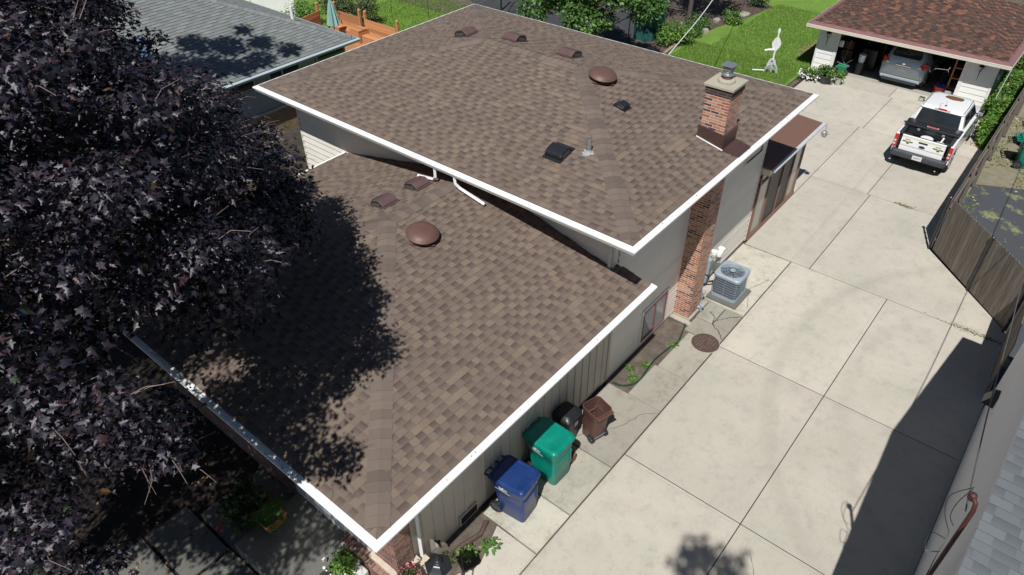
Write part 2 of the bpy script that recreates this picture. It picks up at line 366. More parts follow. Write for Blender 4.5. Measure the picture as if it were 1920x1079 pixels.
# older path slabs along the house
path = [(6.25, 7.38, 4.68, 6.15), (7.4, 8.95, 4.68, 6.2), (8.97, 11.1, 4.68, 6.2), (11.1, 12.4, 4.68, 5.62), (12.4, 14.05, 4.68, 5.55),
        (14.08, 14.75, 4.68, 5.7), (14.75, 15.6, 4.68, 5.2), (15.62, 17.2, 4.68, 6.25), (17.2, 18.85, 4.68, 6.25), (14.77, 15.6, 5.21, 5.72), (15.22, 15.6, 5.73, 6.25)]
slabs('side_path', path, M_CON2, -.012, tones=[1.2, .5, .1, .2, .3, -.2, -.4, 1.0, 1.1, .3, .7])
mb = MB(); mb.t = .9
mb.prism([(-3, 4.68), (6.22, 4.68), (6.22, 5.72), (5.35, 5.42), (4.9, 5.62), (4.35, 5.9), (3.2, 5.95), (-3, 5.95)], -.09, -.01)
mb.build('side_path_slab', M_CON, kind='structure', bevel=.006, bseg=1)
sheet('garden_bed', [(11.05, 5.5), (14.2, 5.5), (14.2, 6.3), (11.05, 6.3)], -.035, M_SOIL)
sheet('planting_bed', [(3.2, 5.3), (6.3, 5.3), (6.3, 6.3), (3.2, 6.3)], -.03, M_SOIL)
# front walk and stoop (in shade)
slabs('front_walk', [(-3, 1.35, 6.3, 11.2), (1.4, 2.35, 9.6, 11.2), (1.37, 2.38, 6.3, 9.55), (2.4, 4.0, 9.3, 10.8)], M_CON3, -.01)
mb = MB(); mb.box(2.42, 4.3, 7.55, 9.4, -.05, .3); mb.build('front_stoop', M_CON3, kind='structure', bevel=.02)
sheet('front_ground', [(-12, 6), (4.2, 6), (4.2, 23), (-12, 23)], -.06, ground_mat('shaded_soil', [(.3, (.015, .012, .01)), (.5, (.035, .028, .024)), (.72, (.075, .06, .05))], 5, 30, 1))  # soil colour darkened to carry the maple's shade
# lawns, beds and pads at the back
sheet('back_lawn', [(19.2, 10.2), (25.6, 10.2), (25.6, 10.17), (33.9, 10.17), (33.9, 10.0), (60, 10.0), (60, 19), (44, 19), (41.5, 15.2), (38.6, 15.6), (36.3, 16.2), (33.2, 16.4), (30.5, 16.2), (29, 17), (19.2, 17)], -.03, M_LAWN)
sheet('side_lawn', [(19, 17), (29, 17), (29, 34), (40, 40), (80, 70), (20, 75), (19, 30)], -.032, M_LAWN)
sheet('mulch_bed', [(30.5, 16.2), (33.2, 16.4), (36.3, 16.2), (38.6, 15.6), (41.5, 15.2), (44, 19), (60, 19), (60, 40), (36, 25), (30, 18.5), (29.5, 17)], -.028, M_MULCH)
sheet('dark_court', [(28.5, 18.3), (34, 18.8), (37, 21), (47, 40), (36.5, 36), (30, 27.2), (28.0, 22)], -.022, M_ASPH)
sheet('neighbour_pad', [(19.6, -1.2), (22.2, 1.5), (27.4, 1.5), (27.7, .9), (28.1, .0), (27.2, -8), (10, -8), (10, -1.35), (16.4, -1.35)], -.03, M_ASPH)
sheet('gravel_yard', [(16, -9), (60, -9), (60, 1.6), (22.3, 1.55)], -.04, M_GRAVEL)
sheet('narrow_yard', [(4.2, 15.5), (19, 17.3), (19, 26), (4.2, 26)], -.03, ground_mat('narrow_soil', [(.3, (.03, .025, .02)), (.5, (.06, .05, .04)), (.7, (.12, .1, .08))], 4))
M_MOSSY, t, b, N, L = nodes('mossy_asphalt'); p = pos(t)
c = ramp(t, noise(t, p, 120, 5, .8), [(.3, (.035, .04, .046)), (.7, (.085, .09, .1))])
mm = mth(t, 'MULTIPLY', ramp(t, noise(t, p, 1.05, 7, .72), [(.54, 0), (.6, 1)]), ramp(t, noise(t, p, 9, 6, .8), [(.35, 0), (.5, 1)]))
c = mix(t, c, ramp(t, noise(t, p, 30, 3), [(.3, (.13, .15, .07)), (.7, (.3, .3, .15))]), mm); L(c, b.inputs['Base Color']); b.inputs['Roughness'].default_value = .95
bpy.data.objects['neighbour_pad'].data.materials[0] = M_MOSSY
# ------------------------------------------------------------------ HOUSE
H = thing('split_level_house', 'split-level house with brown shingle hip roofs, white gutters and a red brick chimney', 'house', (4.1, 6.28, 0))
XF, XB, YR, YL = 10.87, 18.95, 6.28, 17.27
UX0, UX1, UY0, UY1, UZ, US = 10.03, 18.99, 5.39, 17.57, 5.18, .232
LX0, LY0, LY1, LZ, LS = 3.22, 5.43, 15.24, 3.53, .236
k1 = math.sqrt(1+US*US); k2 = math.sqrt(1+LS*LS)
e = .143
W1 = (UX1-UX0)/2; hx = (UX0+UX1)/2; UR = UZ+US*W1
SW = (.13, .21)
# upper roof
ur = thing('roof', None, None); ur.parent = H; ur.matrix_basis = Matrix.Identity(4); 
def dele(o): bpy.data.objects.remove(o)
dele(ur)
mbd = MB()
def deck(mb, pts): mb.face(pts)
P_ = [(UX0, UY0, UZ-.02), (UX1, UY0, UZ-.02), (UX1, UY1, UZ-.02), (UX0, UY1, UZ-.02), (hx, UY0+W1, UR-.02), (hx, UY1-W1, UR-.02)]
for q in ((0, 1, 4), (1, 2, 5, 4), (2, 3, 5), (3, 0, 4, 5)): mbd.face([P_[i] for i in q])
roofU = mbd.build('upper_roof', M_DARK, H, True, label='large upper hip roof of brown shingles')
shingles('roof_slope', (UX0, UY1, UZ), (0, -1, 0), (1, 0, US), W1*k1, lambda v: v/k1, lambda v: UY1-UY0-v/k1, e, SW, M_SH, roofU, 11)
shingles('roof_slope', (UX0, UY0, UZ), (1, 0, 0), (0, 1, US), W1*k1, lambda v: v/k1, lambda v: UX1-UX0-v/k1, e, SW, M_SH, roofU, 12)
shingles('roof_slope', (UX1, UY0, UZ), (0, 1, 0), (-1, 0, US), W1*k1, lambda v: v/k1, lambda v: UY1-UY0-v/k1, e, SW, M_SH, roofU, 13)
shingles('roof_slope', (UX1, UY1, UZ), (-1, 0, 0), (0, -1, US), W1*k1, lambda v: v/k1, lambda v: UX1-UX0-v/k1, e, SW, M_SH, roofU, 14)
mb = MB()
xm, xp, ym, yp = Vector((-1, 0, -US)), Vector((1, 0, -US)), Vector((0, -1, -US)), Vector((0, 1, -US))
hv = lambda a, b: Vector(((a.x+b.x)*.7, (a.y+b.y)*.7, (a.z+b.z)*.35))
capline(mb, (UX0, UY0, UZ), (hx, UY0+W1, UR), hv(xm, yp), hv(ym, xp), .2, seed=1)
capline(mb, (UX1, UY0, UZ), (hx, UY0+W1, UR), hv(xp, yp), hv(ym, xm), .2, seed=2)
capline(mb, (UX0, UY1, UZ), (hx, UY1-W1, UR), hv(xm, ym), hv(yp, xp), .2, seed=3)
capline(mb, (UX1, UY1, UZ), (hx, UY1-W1, UR), hv(xp, ym), hv(yp, xm), .2, seed=4)
capline(mb, (hx, UY0+W1-.1, UR), (hx, UY1-W1+.1, UR), xm, xp, .2, seed=5)
mb.build('ridge_cap', M_CAP, roofU, True)
# lower roof
WL = (LY1-LY0)/2; ly = (LY0+LY1)/2; LR = LZ+LS*WL; LXE = 10.9
mbd = MB()
P_ = [(LX0, LY0, LZ-.02), (LXE, LY0, LZ-.02), (LXE, ly, LR-.02), (LXE, LY1, LZ-.02), (LX0, LY1, LZ-.02), (LX0+WL, ly, LR-.02)]
for q in ((0, 1, 2, 5), (2, 3, 4, 5), (4, 0, 5)): mbd.face([P_[i] for i in q])
mbd.box(LXE, LXE+.2, LY0, 6.24, LZ-.14, LZ-.03)
roofL = mbd.build('lower_roof', M_DARK, H, True, label='lower front hip roof of brown shingles partly in tree shade')
shingles('roof_slope', (LX0, LY1, LZ), (0, -1, 0), (1, 0, LS), WL*k2, lambda v: v/k2, lambda v: LY1-LY0-v/k2, e, SW, M_SH, roofL, 21)
shingles('roof_slope', (LX0, LY0, LZ), (1, 0, 0), (0, 1, LS), WL*k2, lambda v: v/k2, lambda v: (LXE-LX0)+(.2 if v < .8 else 0), e, SW, M_SH, roofL, 22)
shingles('roof_slope', (LXE, LY1, LZ), (-1, 0, 0), (0, -1, LS), WL*k2, lambda v: 0, lambda v: LXE-LX0-v/k2, e, SW, M_SH, roofL, 23)
mb = MB()
xm, xp, ym, yp = Vector((-1, 0, -LS)), Vector((1, 0, -LS)), Vector((0, -1, -LS)), Vector((0, 1, -LS))
capline(mb, (LX0, LY0, LZ), (LX0+WL, ly, LR), hv(xm, yp), hv(ym, xp), .2, seed=6)
capline(mb, (LX0, LY1, LZ), (LX0+WL, ly, LR), hv(xm, ym), hv(yp, xp), .2, seed=7)
capline(mb, (LX0+WL-.1, ly, LR), (LXE, ly, LR), ym, yp, .2, seed=8)
mb.build('ridge_cap', M_CAP, roofL, True)
# gutters
mb = MB(); mb.sweep([(UX0, UY0, UZ), (UX1, UY0, UZ), (UX1, UY1, UZ), (UX0, UY1, UZ)], GUT, True)
mb.build('gutter', M_WHITE, roofU, True)
mb = MB(); mb.sweep([(LXE, LY1, LZ), (LX0, LY1, LZ), (LX0, LY0, LZ), (LXE+.28, LY0, LZ)], GUTR)
mb.build('gutter', M_WHITE, roofL, True)
# soffit and fascia
mb = MB()
def ring(mb, o, i, z):
    (a0, a1, b0, b1), (c0, c1, d0, d1) = o, i
    A = [(a0, b0), (a1, b0), (a1, b1), (a0, b1)]; B = [(c0, d0), (c1, d0), (c1, d1), (c0, d1)]
    for j in range(4): mb.face([(*A[j], z), (*A[(j+1) % 4], z), (*B[(j+1) % 4], z), (*B[j], z)])
ring(mb, (UX0, UX1, UY0, UY1), (XF, XB, YR, YL), UZ-.145)
mb.sweep([(UX0+.012, UY0+.012, UZ), (UX1-.012, UY0+.012, UZ), (UX1-.012, UY1-.012, UZ), (UX0+.012, UY1-.012, UZ)], [(0, -.03), (0, -.2), (-.02, -.2), (-.02, -.03)], True)
mb.build('soffit', M_SOF, roofU, True)
mb = MB()
for q in ([(LX0, LY0), (LXE, LY0), (LXE, 6.3), (4.1, 6.3)], [(LX0, LY0), (4.1, 6.3), (4.1, 14.6), (LX0, LY1)], [(LX0, LY1), (4.1, 14.6), (LXE, 14.6), (LXE, LY1)]):
    mb.face([(x, y, LZ-.145) for x, y in q])
mb.build('soffit', M_SOF, roofL, True)
# upper walls: siding
mb = MB()
mb.box(XF, XB, YR+.002, YL, -.02, UZ-.15)
wallU = mb.build('upper_wall', M_SIDE, H, True)
mb = MB()
siding(mb, (XF, YL), (XF, YR), .25, UZ-.15, (-1, 0), .19)
siding(mb, (XB, YR), (XB, YL), .25, UZ-.15, (1, 0), .19)
siding(mb, (XB, YL), (XF, YL), .25, UZ-.15, (0, 1), .19)
siding(mb, (11.1, YR), (14.45, YR), .12, UZ-.15, (0, -1), .19)
siding(mb, (15.2, YR), (XB, YR), .12, UZ-.15, (0, -1), .19)
mb.build('lap_siding', M_SIDE, wallU, True)
for x, y in ((XF-.02, YL+.02), (XF-.02, YR-.02), (XB+.02, YR-.02)):
    sx = 1 if x < 12 else -1; sy_ = 1 if y < 10 else -1
    mb = MB(); mb.box(min(x, x+sx*.09), max(x, x+sx*.09), min(y, y+sy_*.09), max(y, y+sy_*.09), .05 if y > 10 or x > 12 else 3.4, UZ-.15); mb.build('corner_trim', M_CREAM, wallU, True)
# lower walls
mb = MB(); mb.box(4.1, XF, YR+.012, 14.55, -.02, LZ-.15)
wallL = mb.build('lower_wall', M_SIDEG, H, True)
mb = MB(); mb.box(4.3, 11.1, YR-.006, YR+.011, .14, LZ-.15)
x = 4.42
while x < 11.0:
    mb.prism([(x, YR-.008), (x+.012, YR-.028), (x+.045, YR-.028), (x+.057, YR-.008)], .141, LZ-.16); x += .29
mb.box(11.03, 11.12, YR-.035, YR-.008, .05, LZ-.16)
mb.build('batten_siding', M_SIDEG, wallL, True)
mb = MB(); mb.box(4.0, 4.098, 9.4, 14.6, -.02, 2.6); mb.box(3.97, 4.38, 6.2, 6.86, -.02, LZ-.16)
mb.build('brick_veneer', M_BRICK2, wallL, True)
mb = MB(); mb.box(3.87, 4.46, 6.11, 6.95, .55, .63); mb.build('stone_sill', M_STONE, wallL, True, bevel=.012)
mb = MB(); mb.box(3.99, 4.098, 6.9, 9.4, .3, 2.9); mb.build('entry_panel', M_SIDEW, wallL, True)
# foundation strip
mb = MB(); mb.box(14.44, 15.2, 5.74, 6.3, -.05, .06); mb.box(14.3, 14.44, 5.66, 6.3, -.05, -.005); mb.build('foundation', M_CON2, H, True)
# chimney
CX0, CX1, CY0, CY1, CZ = 14.45, 15.08, 5.8, 6.4, 6.7
mb = MB(); mb.box(CX0, CX1, CY0, CY1, .06, CZ-.18)
ch = mb.build('chimney', M_BRICK, H, True)
mb = MB(); mb.box(CX0-.02, CX1+.02, CY0-.02, CY1+.02, CZ-.18, CZ-.02); mb.build('dark_brick_course', brick_mat('dark_brick', [(0, (.05, .03, .03)), (.5, (.08, .045, .04))], (.14, .11, .1)), ch, True)  # top course under the cap in darker brick and mortar colours
mb = MB(); mb.box(CX0-.06, CX1+.06, CY0-.06, CY1+.06, CZ-.02, CZ+.045)
mb.lathe([(.2, CZ+.05), (.19, CZ+.1), (.13, CZ+.12)], ((CX0+CX1)/2, (CY0+CY1)/2, 0), 20)
mb.build('chimney_cap', M_CAPC, ch, True, bevel=.008)
cxm, cym = (CX0+CX1)/2, (CY0+CY1)/2
mb = MB(); mb.lathe([(.115, CZ+.08), (.115, CZ+.2)], (cxm, cym, 0), 24); mb.build('clay_flue', pm('clay', (.17, .07, .05), .7, .15, 12), ch, True, smooth=True)
mb = MB(); mb.lathe([(.135, CZ+.19), (.135, CZ+.235), (.1, CZ+.24), (.1, CZ+.29)], (cxm, cym, 0), 24)
mb.box(cxm-.1, cxm+.1, cym-.1, cym+.1, CZ+.31, CZ+.34); mb.box(cxm-.1, cxm+.1, cym-.1, cym+.1, CZ+.36, CZ+.385)
mb.box(cxm-.145, cxm+.145, cym-.145, cym+.145, CZ+.415, CZ+.435)
for a in (-1, 1):
    for b in (-1, 1): mb.box(cxm+a*.085-.01, cxm+a*.085+.01, cym+b*.085-.01, cym+b*.085+.01, CZ+.26, CZ+.415)
mb.build('metal_flue_cap', M_GALV, ch, True, bevel=.004)
mb = MB()
rz = lambda x, y: UZ+US*(y-UY0)
f0, f1, g0, g1 = CX0-.035, CX1+.035, CY0-.04, CY1+.035
zt = [rz(0, g0)+.37, rz(0, g0)+.37, rz(0, g1)+.3, rz(0, g1)+.3]
mb.hexa([(f0, g0, rz(0, g0)-.1), (f1, g0, rz(0, g0)-.1), (f1, g1, rz(0, g1)-.1), (f0, g1, rz(0, g1)-.1), (f0, g0, zt[0]), (f1, g0, zt[1]), (f1, g1, zt[2]), (f0, g1, zt[3])])
mb.face([(f0-.02, g0, rz(0, g0)+.022), (f0+.1, UY0-.02, rz(0, UY0)+.02), (f1+.05, UY0-.02, rz(0, UY0)+.02), (f1+.05, g0, rz(0, g0)+.022)])
mb.build('flashing', M_BROWNM, ch, True)
mb = MB(); mb.hexa([(f0-.03, g0-.02, rz(0, g0)+.015), (f0-.0, g0-.02, rz(0, g0)+.015), (f0, g1, rz(0, g1)+.015), (f0-.03, g1, rz(0, g1)+.015)]+[(f0-.03, g0-.02, rz(0, g0)+.03), (f0-.0, g0-.02, rz(0, g0)+.03), (f0, g1, rz(0, g1)+.03), (f0-.03, g1, rz(0, g1)+.03)])
mb.build('sealant_strip', M_WHITE, ch, True)
# windows on the driveway wall
def window(x0, x1, z0, z1, y, fm, tm, gm, mull=True, name='window', par=None, tw=.06):
    mb = MB(); fw = .05
    for a, b, c, d in ((x0-tw, x1+tw, z0-tw, z0), (x0-tw, x1+tw, z1, z1+tw), (x0-tw, x0, z0, z1), (x1, x1+tw, z0, z1)): mb.box(a, b, y-.035, y+.01, c, d)
    wnd = mb.build(name, tm, par or wallU, True)
    mb = MB()
    for a, b, c, d in ((x0, x1, z0, z0+fw), (x0, x1, z1-fw, z1), (x0, x0+fw, z0+fw, z1-fw), (x1-fw, x1, z0+fw, z1-fw)): mb.box(a, b, y-.045, y+.01, c, d)
    if mull: mb.box((x0+x1)/2-.03, (x0+x1)/2+.03, y-.043, y+.01, z0+fw, z1-fw)
    mb.build('frame', fm, wnd, True)
    mb = MB(); mb.face([(x0+fw, y-.02, z0+fw), (x1-fw, y-.02, z0+fw), (x1-fw, y-.02, z1-fw), (x0+fw, y-.02, z1-fw)]); mb.build('pane', gm, wnd, True)
    return wnd
window(12.63, 13.83, .22, 1.26, YR-.012, M_REDWIN, M_SIDEW, M_GLASSB)
window(12.7, 13.8, 3.95, 4.35, YR-.012, M_GALV, M_SIDE, M_GLASS, False, tw=.03)
window(17.45, 18.6, 3.35, 3.85, YR-.012, M_GALV, M_SIDE, M_GLASS, False, tw=.03)
# crawl-space vent
mb = MB(); mb.box(5.66, 6.2, YR-.06, YR+.01, .12, .4); fr = mb.build('crawlspace_vent', M_SIDEG, wallL, True)
mb = MB(); mb.box(5.69, 6.17, YR-.064, YR-.04, .15, .37)
for i in range(7): mb.box(5.7, 6.16, YR-.07, YR-.064, .16+i*.03, .165+i*.03, m=1)
mb.build('vent_grille', [M_DARK, M_BLACKP], fr, True)
# downspouts
def dspout(pts, w2=.038, h2=.028, name='downspout', par=H):
    mb = MB(); mb.tube(pts, .045, 4); o = mb.build(name, M_WHITE, par, True, bevel=.008); return o
dspout([(4.62, 5.45, LZ-.13), (4.62, 5.5, 3.2), (4.6, 6.2, 2.85), (4.58, 6.2, 2.7), (4.56, 6.2, .3), (4.5, 6.1, .16), (4.35, 5.95, .1)])
dspout([(10.0, 10.72, UZ-.13), (10.0, 10.72, 4.78), (10.06, 10.85, 4.64), (10.12, 11.45, 4.5)], name='downspout')
dspout([(10.0, 10.1, UZ-.13), (10.0, 10.08, 4.85), (10.06, 10.0, 4.72), (10.12, 9.3, 4.53)], name='downspout')
mb = MB(); mb.box(10.8, 10.84, 6.3, 6.37, 3.75, UZ-.2); mb.build('downspout', M_SIDE, H, True)
# dome vents
def dome(x, y, z, s, ax):
    tilt = Matrix.Rotation(math.atan(s)*.8, 4, 'X') if ax == 'r' else Matrix.Identity(4)
    M = Matrix.Translation((x, y, z)) @ tilt
    mb = MB(); mb.lathe([(.33, .09), (.355, .1), (.36, .125), (.345, .14), (.335, .15), (.3, .19), (.22, .225), (.12, .24), (.02, .245)], n=36, M=M)
    o = mb.build('dome_vent', pm('dome_vent_metal', (.13, .07, .056), .5, .1, 4, spec=.4), roofU if z > 5 else roofL, True, smooth=True, angle=50)
    mb = MB(); mb.lathe([(.22, -.02), (.22, .1)], n=24, M=M, cap=False); mb.build('vent_throat', M_BLACKP, o, True)
    mb = MB(); mb.box(-.27, .27, -.27, .27, .012, .022, M=M @ Matrix.Rotation(.75, 4, 'Z')); mb.build('vent_base', pm('dome_base', (.15, .075, .058), .5), o, True)
    return o
dome(14.48, 9.2, UZ+US*(9.2-UY0)+.02, US, 'r'); dome(8.33, 9.5, LZ+LS*(9.5-LY0)+.02, LS, 'r')
# slant-back vents
def slant(x, y, z, rz_, sl, par, mat, sc=1, nm='box_vent'):
    M = Matrix.Translation((x, y, z)) @ Matrix.Rotation(rz_, 4, 'Z') @ Matrix.Rotation(-math.atan(sl), 4, 'Y') @ Matrix.Scale(sc, 4)
    # local +x up-slope, mouth faces -x (down-slope)
    mb = MB(); h = .155
    pr = [(-.21, .012), (.23, .012), (.23, .05), (.11, h), (-.1, h), (-.21, .1)]
    sec = lambda yy, f: [(a, yy, b) for a, b in pr]
    mb.loft([[tuple(M @ Vector(p)) for p in sec(yy, f)] for yy, f in ((-.22, 1), (.22, 1))])
    o = mb.build(nm, mat, par, True, bevel=.01)
    mb = MB(); mb.face([tuple(M @ Vector(p)) for p in ((-.203, -.175, .018), (-.203, .175, .018), (-.203, .175, .125), (-.203, -.175, .125))])
    for i in range(12):
        yy = -.16+i*.029; mb.face([tuple(M @ Vector(p)) for p in ((-.206, yy, .02), (-.206, yy+.008, .02), (-.206, yy+.008, .09), (-.206, yy, .09))], m=1)
    for yy in (-.2225, .2225):
        cx_, cz_ = .0, .09; mb.face([tuple(M @ Vector((cx_+(a-cx_)*.88, yy, cz_+(b-cz_)*.84))) for a, b in pr])
        for i in range(9): xx = -.14+i*.03; mb.face([tuple(M @ Vector((xx+a, yy*1.004, b))) for a, b in ((0, .03), (.01, .03), (.01, h*.62), (0, h*.62))], m=1)
    mb.build('vent_screen', [M_DARK, M_GALV], o, True)
    mb = MB(); mb.box(-.28, .3, -.25, .25, .010, .016, M=M); mb.build('vent_flange', mat, o, True); return o
PI = math.pi
zr = lambda x: UZ+US*(UX1-x)
slant(14.95, 14.2, UZ+US*(UY1-14.2)+.01, -PI/2, US, roofU, M_VENTM, 1.1)
slant(15.35, 12.72, zr(15.35)+.01, PI, US, roofU, M_VENTM, 1.1)
slant(15.35, 10.82, zr(15.35)+.01, PI, US, roofU, M_VENTM, 1.1)
zl = lambda y: LZ+LS*(LY1-y)
slant(8.75, 11.15, zl(11.15)+.01, -PI/2, LS, roofL, M_VENTM)
slant(9.75, 11.1, zl(11.1)+.01, -PI/2, LS, roofL, M_VENTM)
zf = lambda x: UZ+US*(x-UX0)
M_BLKM = pm('black_painted_metal', (.018, .02, .023), .35, .15, 8, spec=.6)
slant(11.55, 8.33, zf(11.55)+.02, 0, US, roofU, M_BLKM, 1.0, 'exhaust_vent')
zs = lambda y: UZ+US*(y-UY0)
slant(13.9, 8.2, zs(8.2)+.02, PI/2, US, roofU, M_BLKM, .62, 'exhaust_vent')
mb = MB(); mb.lathe([(.058, -.03), (.058, .34), (.048, .345), (.046, .2)], (11.88, 7.75, zf(11.88)), 20, cap=False)
vp = mb.build('plumbing_vent', M_GALV, roofU, True, smooth=True)
mb = MB(); n = 22; rr = random.Random(3)
mb.face([(11.85+.12*q*math.cos(a), 7.77+.15*q*math.sin(a), zf(11.85+.12*q*math.cos(a))+.026) for a, q in [(2*PI*i/n, rr.uniform(.5, 1.25)) for i in range(n)]])
mb.lathe([(.1, .01), (.075, .05), (.062, .09)], (11.88, 7.75, zf(11.88)), 16, cap=False)
mb.build('vent_flashing', pm('lead_flashing', (.36, .38, .4), .5, .15, 10), vp, True)
# sunroom
SX0, SX1, SY0, SZ = 19.02, 22.64, 6.21, 2.72
mb = MB(); mb.box(SX0, SX1, SY0+.05, 10.1, -.02, .2); mb.box(SX0, SX0+.02, SY0+.05, 10.1, .2, SZ); mb.box(SX1-.03, SX1, SY0+.05, 10.1, .2, SZ)
sr = mb.build('sunroom', M_SIDE, H, True)
mb = MB()
mb.box(SX0, SX1, SY0-.03, SY0+.05, .02, .14)
for xx in (SX0+.02, SX0+.87, SX0+1.9, SX0+2.77, SX1-.1): mb.box(xx-.02, xx+.045, SY0-.02, SY0+.05, .14, 2.35)
mb.box(SX0, SX1, SY0-.025, SY0+.05, 2.3, 2.42); mb.box(SX0, SX0+.85, SY0-.022, SY0+.05, 2.0, 2.07)
mb.build('window_frame', pm('brown_frame', (.2, .1, .075), .5, .1, 8), sr, True)
mb = MB(); mb.face([(SX0+.05, SY0+.02, .14), (SX0+.86, SY0+.02, .14), (SX0+.86, SY0+.02, 2.3), (SX0+.05, SY0+.02, 2.3)])
mb.build('pane', M_GLASSG, sr, True, label='pale curtained pane'); mb = MB(); mb.face([(SX0+2.8, SY0+.02, .14), (SX1-.12, SY0+.02, .14), (SX1-.12, SY0+.02, 2.3), (SX0+2.8, SY0+.02, 2.3)]); mb.build('pane', M_GLASSG, sr, True, label='pale curtained pane')
mb = MB(); mb.face([(SX0+.9, SY0+.015, .14), (SX0+2.78, SY0+.015, .14), (SX0+2.78, SY0+.015, 2.3), (SX0+.9, SY0+.015, 2.3)]); mb.build('sliding_pane', pm('dark_screen_glass', (.012, .016, .022), .4, .1, 3, spec=.25), sr, True, label='dark sliding glass pane')
mb = MB(); mb.hexa([(18.96, 5.93, 2.66), (22.88, 5.93, 2.66), (22.88, 10.2, 2.9), (18.96, 10.2, 2.9), (18.96, 5.93, 2.7), (22.88, 5.93, 2.7), (22.88, 10.2, 2.96), (18.96, 10.2, 2.96)])
cnp = mb.build('canopy_roof', pm('brown_rolled_roof', (.16, .085, .062), .8, .12, 20, bmp=.3, bsc=200), sr, True)
mb = MB(); mb.sweep([(18.96, 5.93, 2.7), (22.9, 5.93, 2.7)], [(-.01, .012), (.05, .006), (.1, .012), (.11, -.02), (.08, -.08), (-.01, -.08)])
mb.build('gutter', pm('dull_white_metal', (.5, .52, .52), .5, .1, 6), cnp, True)
mb = MB(); mb.box(SX0, SX1+.1, 6.0, SY0+.06, 2.42, 2.62); mb.build('header', M_CREAM, sr, True)
# utility boxes
mb = MB(); mb.box(15.95, 16.15, 6.06, 6.24, .55, 1.05); mb.box(15.98, 16.12, 6.1, 6.24, .2, .45); ub = mb.build('electric_meter_box', M_BLUEG, wallU, True, bevel=.01)
mb = MB(); mb.lathe([(.05, .2), (.09, .24), (.09, .34), (.03, .37)], (16.08, 6.06, 1.0), 14); mb.lathe([(.05, 0), (.1, .03), (.1, .12), (.04, .16)], (16.42, 6.0, 1.16), 14); mb.lathe([(.05, .2), (.09, .24), (.09, .34), (.03, .37)], (16.3, 6.0, .85), 14)
mb.tube([(16.42, 6.03, 1.2), (16.45, 6.0, .95), (16.48, 6.05, .75)], .06, 10)
mb.build('white_vent_pipes', M_WHITE, ub, True, smooth=True)
mb = MB(); mb.tube([(16.02, 6.18, .6), (16.02, 6.18, .05)], .03, 8); mb.tube([(16.12, 6.16, .6), (16.14, 6.12, .1)], .02, 8); mb.tube([(16.1, 6.1, .2), (16.2, 5.95, .25)], .025, 8); mb.build('conduit', M_BLKM, ub, True)
def valve(x, y, z):
    mb = MB(); mb.tube([(x, y+.12, z), (x, y, z)], .04, 10); mb.tube([(x, y+.02, z-.1), (x, y+.02, z+.09)], .035, 10)
    mb.lathe([(.03, -.02), (.06, 0), (.06, .06), (.03, .08)], (x, y, z+.06), 12); mb.tube([(x, y+.02, z-.1), (x, y+.02, -.02)], .018, 8)
    return mb
valve(15.35, 5.85, .32).build('gas_valve', M_BLUEG, wallU, True, smooth=True); valve(15.0, 5.68, .14).build('water_valve', M_BLUEG, wallU, True, smooth=True)
mb = MB(); mb.tube([(4.95, 6.24, .5), (4.95, 6.1, .5), (4.95, 6.06, .44)], .025, 8); mb.tube([(4.95, 6.12, .5), (4.95, 6.12, .56)], .012, 6); mb.lathe([(.04, .56), (.04, .575)], (4.95, 6.12, 0), 10)
mb.build('spigot', M_BLACKP, wallL, True)

mb = MB(); ho = thing('hanging_ornament', 'small round metal ornament hanging from the brown canopy corner', 'ornament', (22.95, 5.8, 2.2)); hc = Vector((22.95, 5.82, 2.32))
for k_ in range(3):
    a0 = k_*PI/3; q = [tuple(hc+Vector((.11*math.cos(a)*math.cos(a0), .11*math.cos(a)*math.sin(a0), .11*math.sin(a)))) for a in [2*PI*i/20 for i in range(21)]]; mb.tube(q, .009, 5, cap=False)
mb.lathe([(.02, -.05), (.085, -.03), (.085, .0), (.02, .03)], hc, 14); mb.build('globe', M_GALV, ho, True); mb = MB(); mb.tube([tuple(hc+Vector((0, 0, .11))), tuple(hc+Vector((0, 0, .36)))], .006, 4); mb.build('wire', M_BLACKP, ho, True)
def crack(pts, w_=.008, z=-.0095):
    mb = MB(); g = random.Random(len(pts)*7); P = []
    for a, b in zip(pts, pts[1:]):
        for i in range(8): t_ = i/8; P.append((a[0]+(b[0]-a[0])*t_+g.gauss(0, .012), a[1]+(b[1]-a[1])*t_+g.gauss(0, .012)))
    P.append(pts[-1])
    for a, b in zip(P, P[1:]):
        d = Vector((b[0]-a[0], b[1]-a[1])); 
        if d.length < 1e-4: continue
        d.normalize(); n_ = Vector((-d.y, d.x))*w_*g.uniform(.5, 1.2); mb.face([(a[0]+n_.x, a[1]+n_.y, z), (b[0]+n_.x, b[1]+n_.y, z), (b[0]-n_.x, b[1]-n_.y, z), (a[0]-n_.x, a[1]-n_.y, z)])
    mb.build('pavement_crack', pm('crack_dirt', (.05, .045, .035), .95), kind='structure')
crack([(15.2, 5.5), (15.05, 5.28), (14.75, 5.2), (14.6, 4.95), (14.35, 4.72)], .014); crack([(14.9, 5.2), (15.3, 4.95), (15.5, 4.7)], .012); crack([(9.1, 5.9), (10.0, 5.2), (10.7, 5.0), (11.0, 4.7)], .006); crack([(16.0, 4.75), (16.8, 5.1), (17.6, 4.8)], .007)
crack([(30.6, 4.3), (31.5, 4.7), (32.9, 4.4)], .012, .003); crack([(9.0, 1.4), (8.2, .8), (7.6, -.2), (7.2, -1.1)], .005, .003)
g = np.random.default_rng(44); m = 90; k_ = g.choice([0, 0, 0, 1, 2], m); tt = g.random(m)
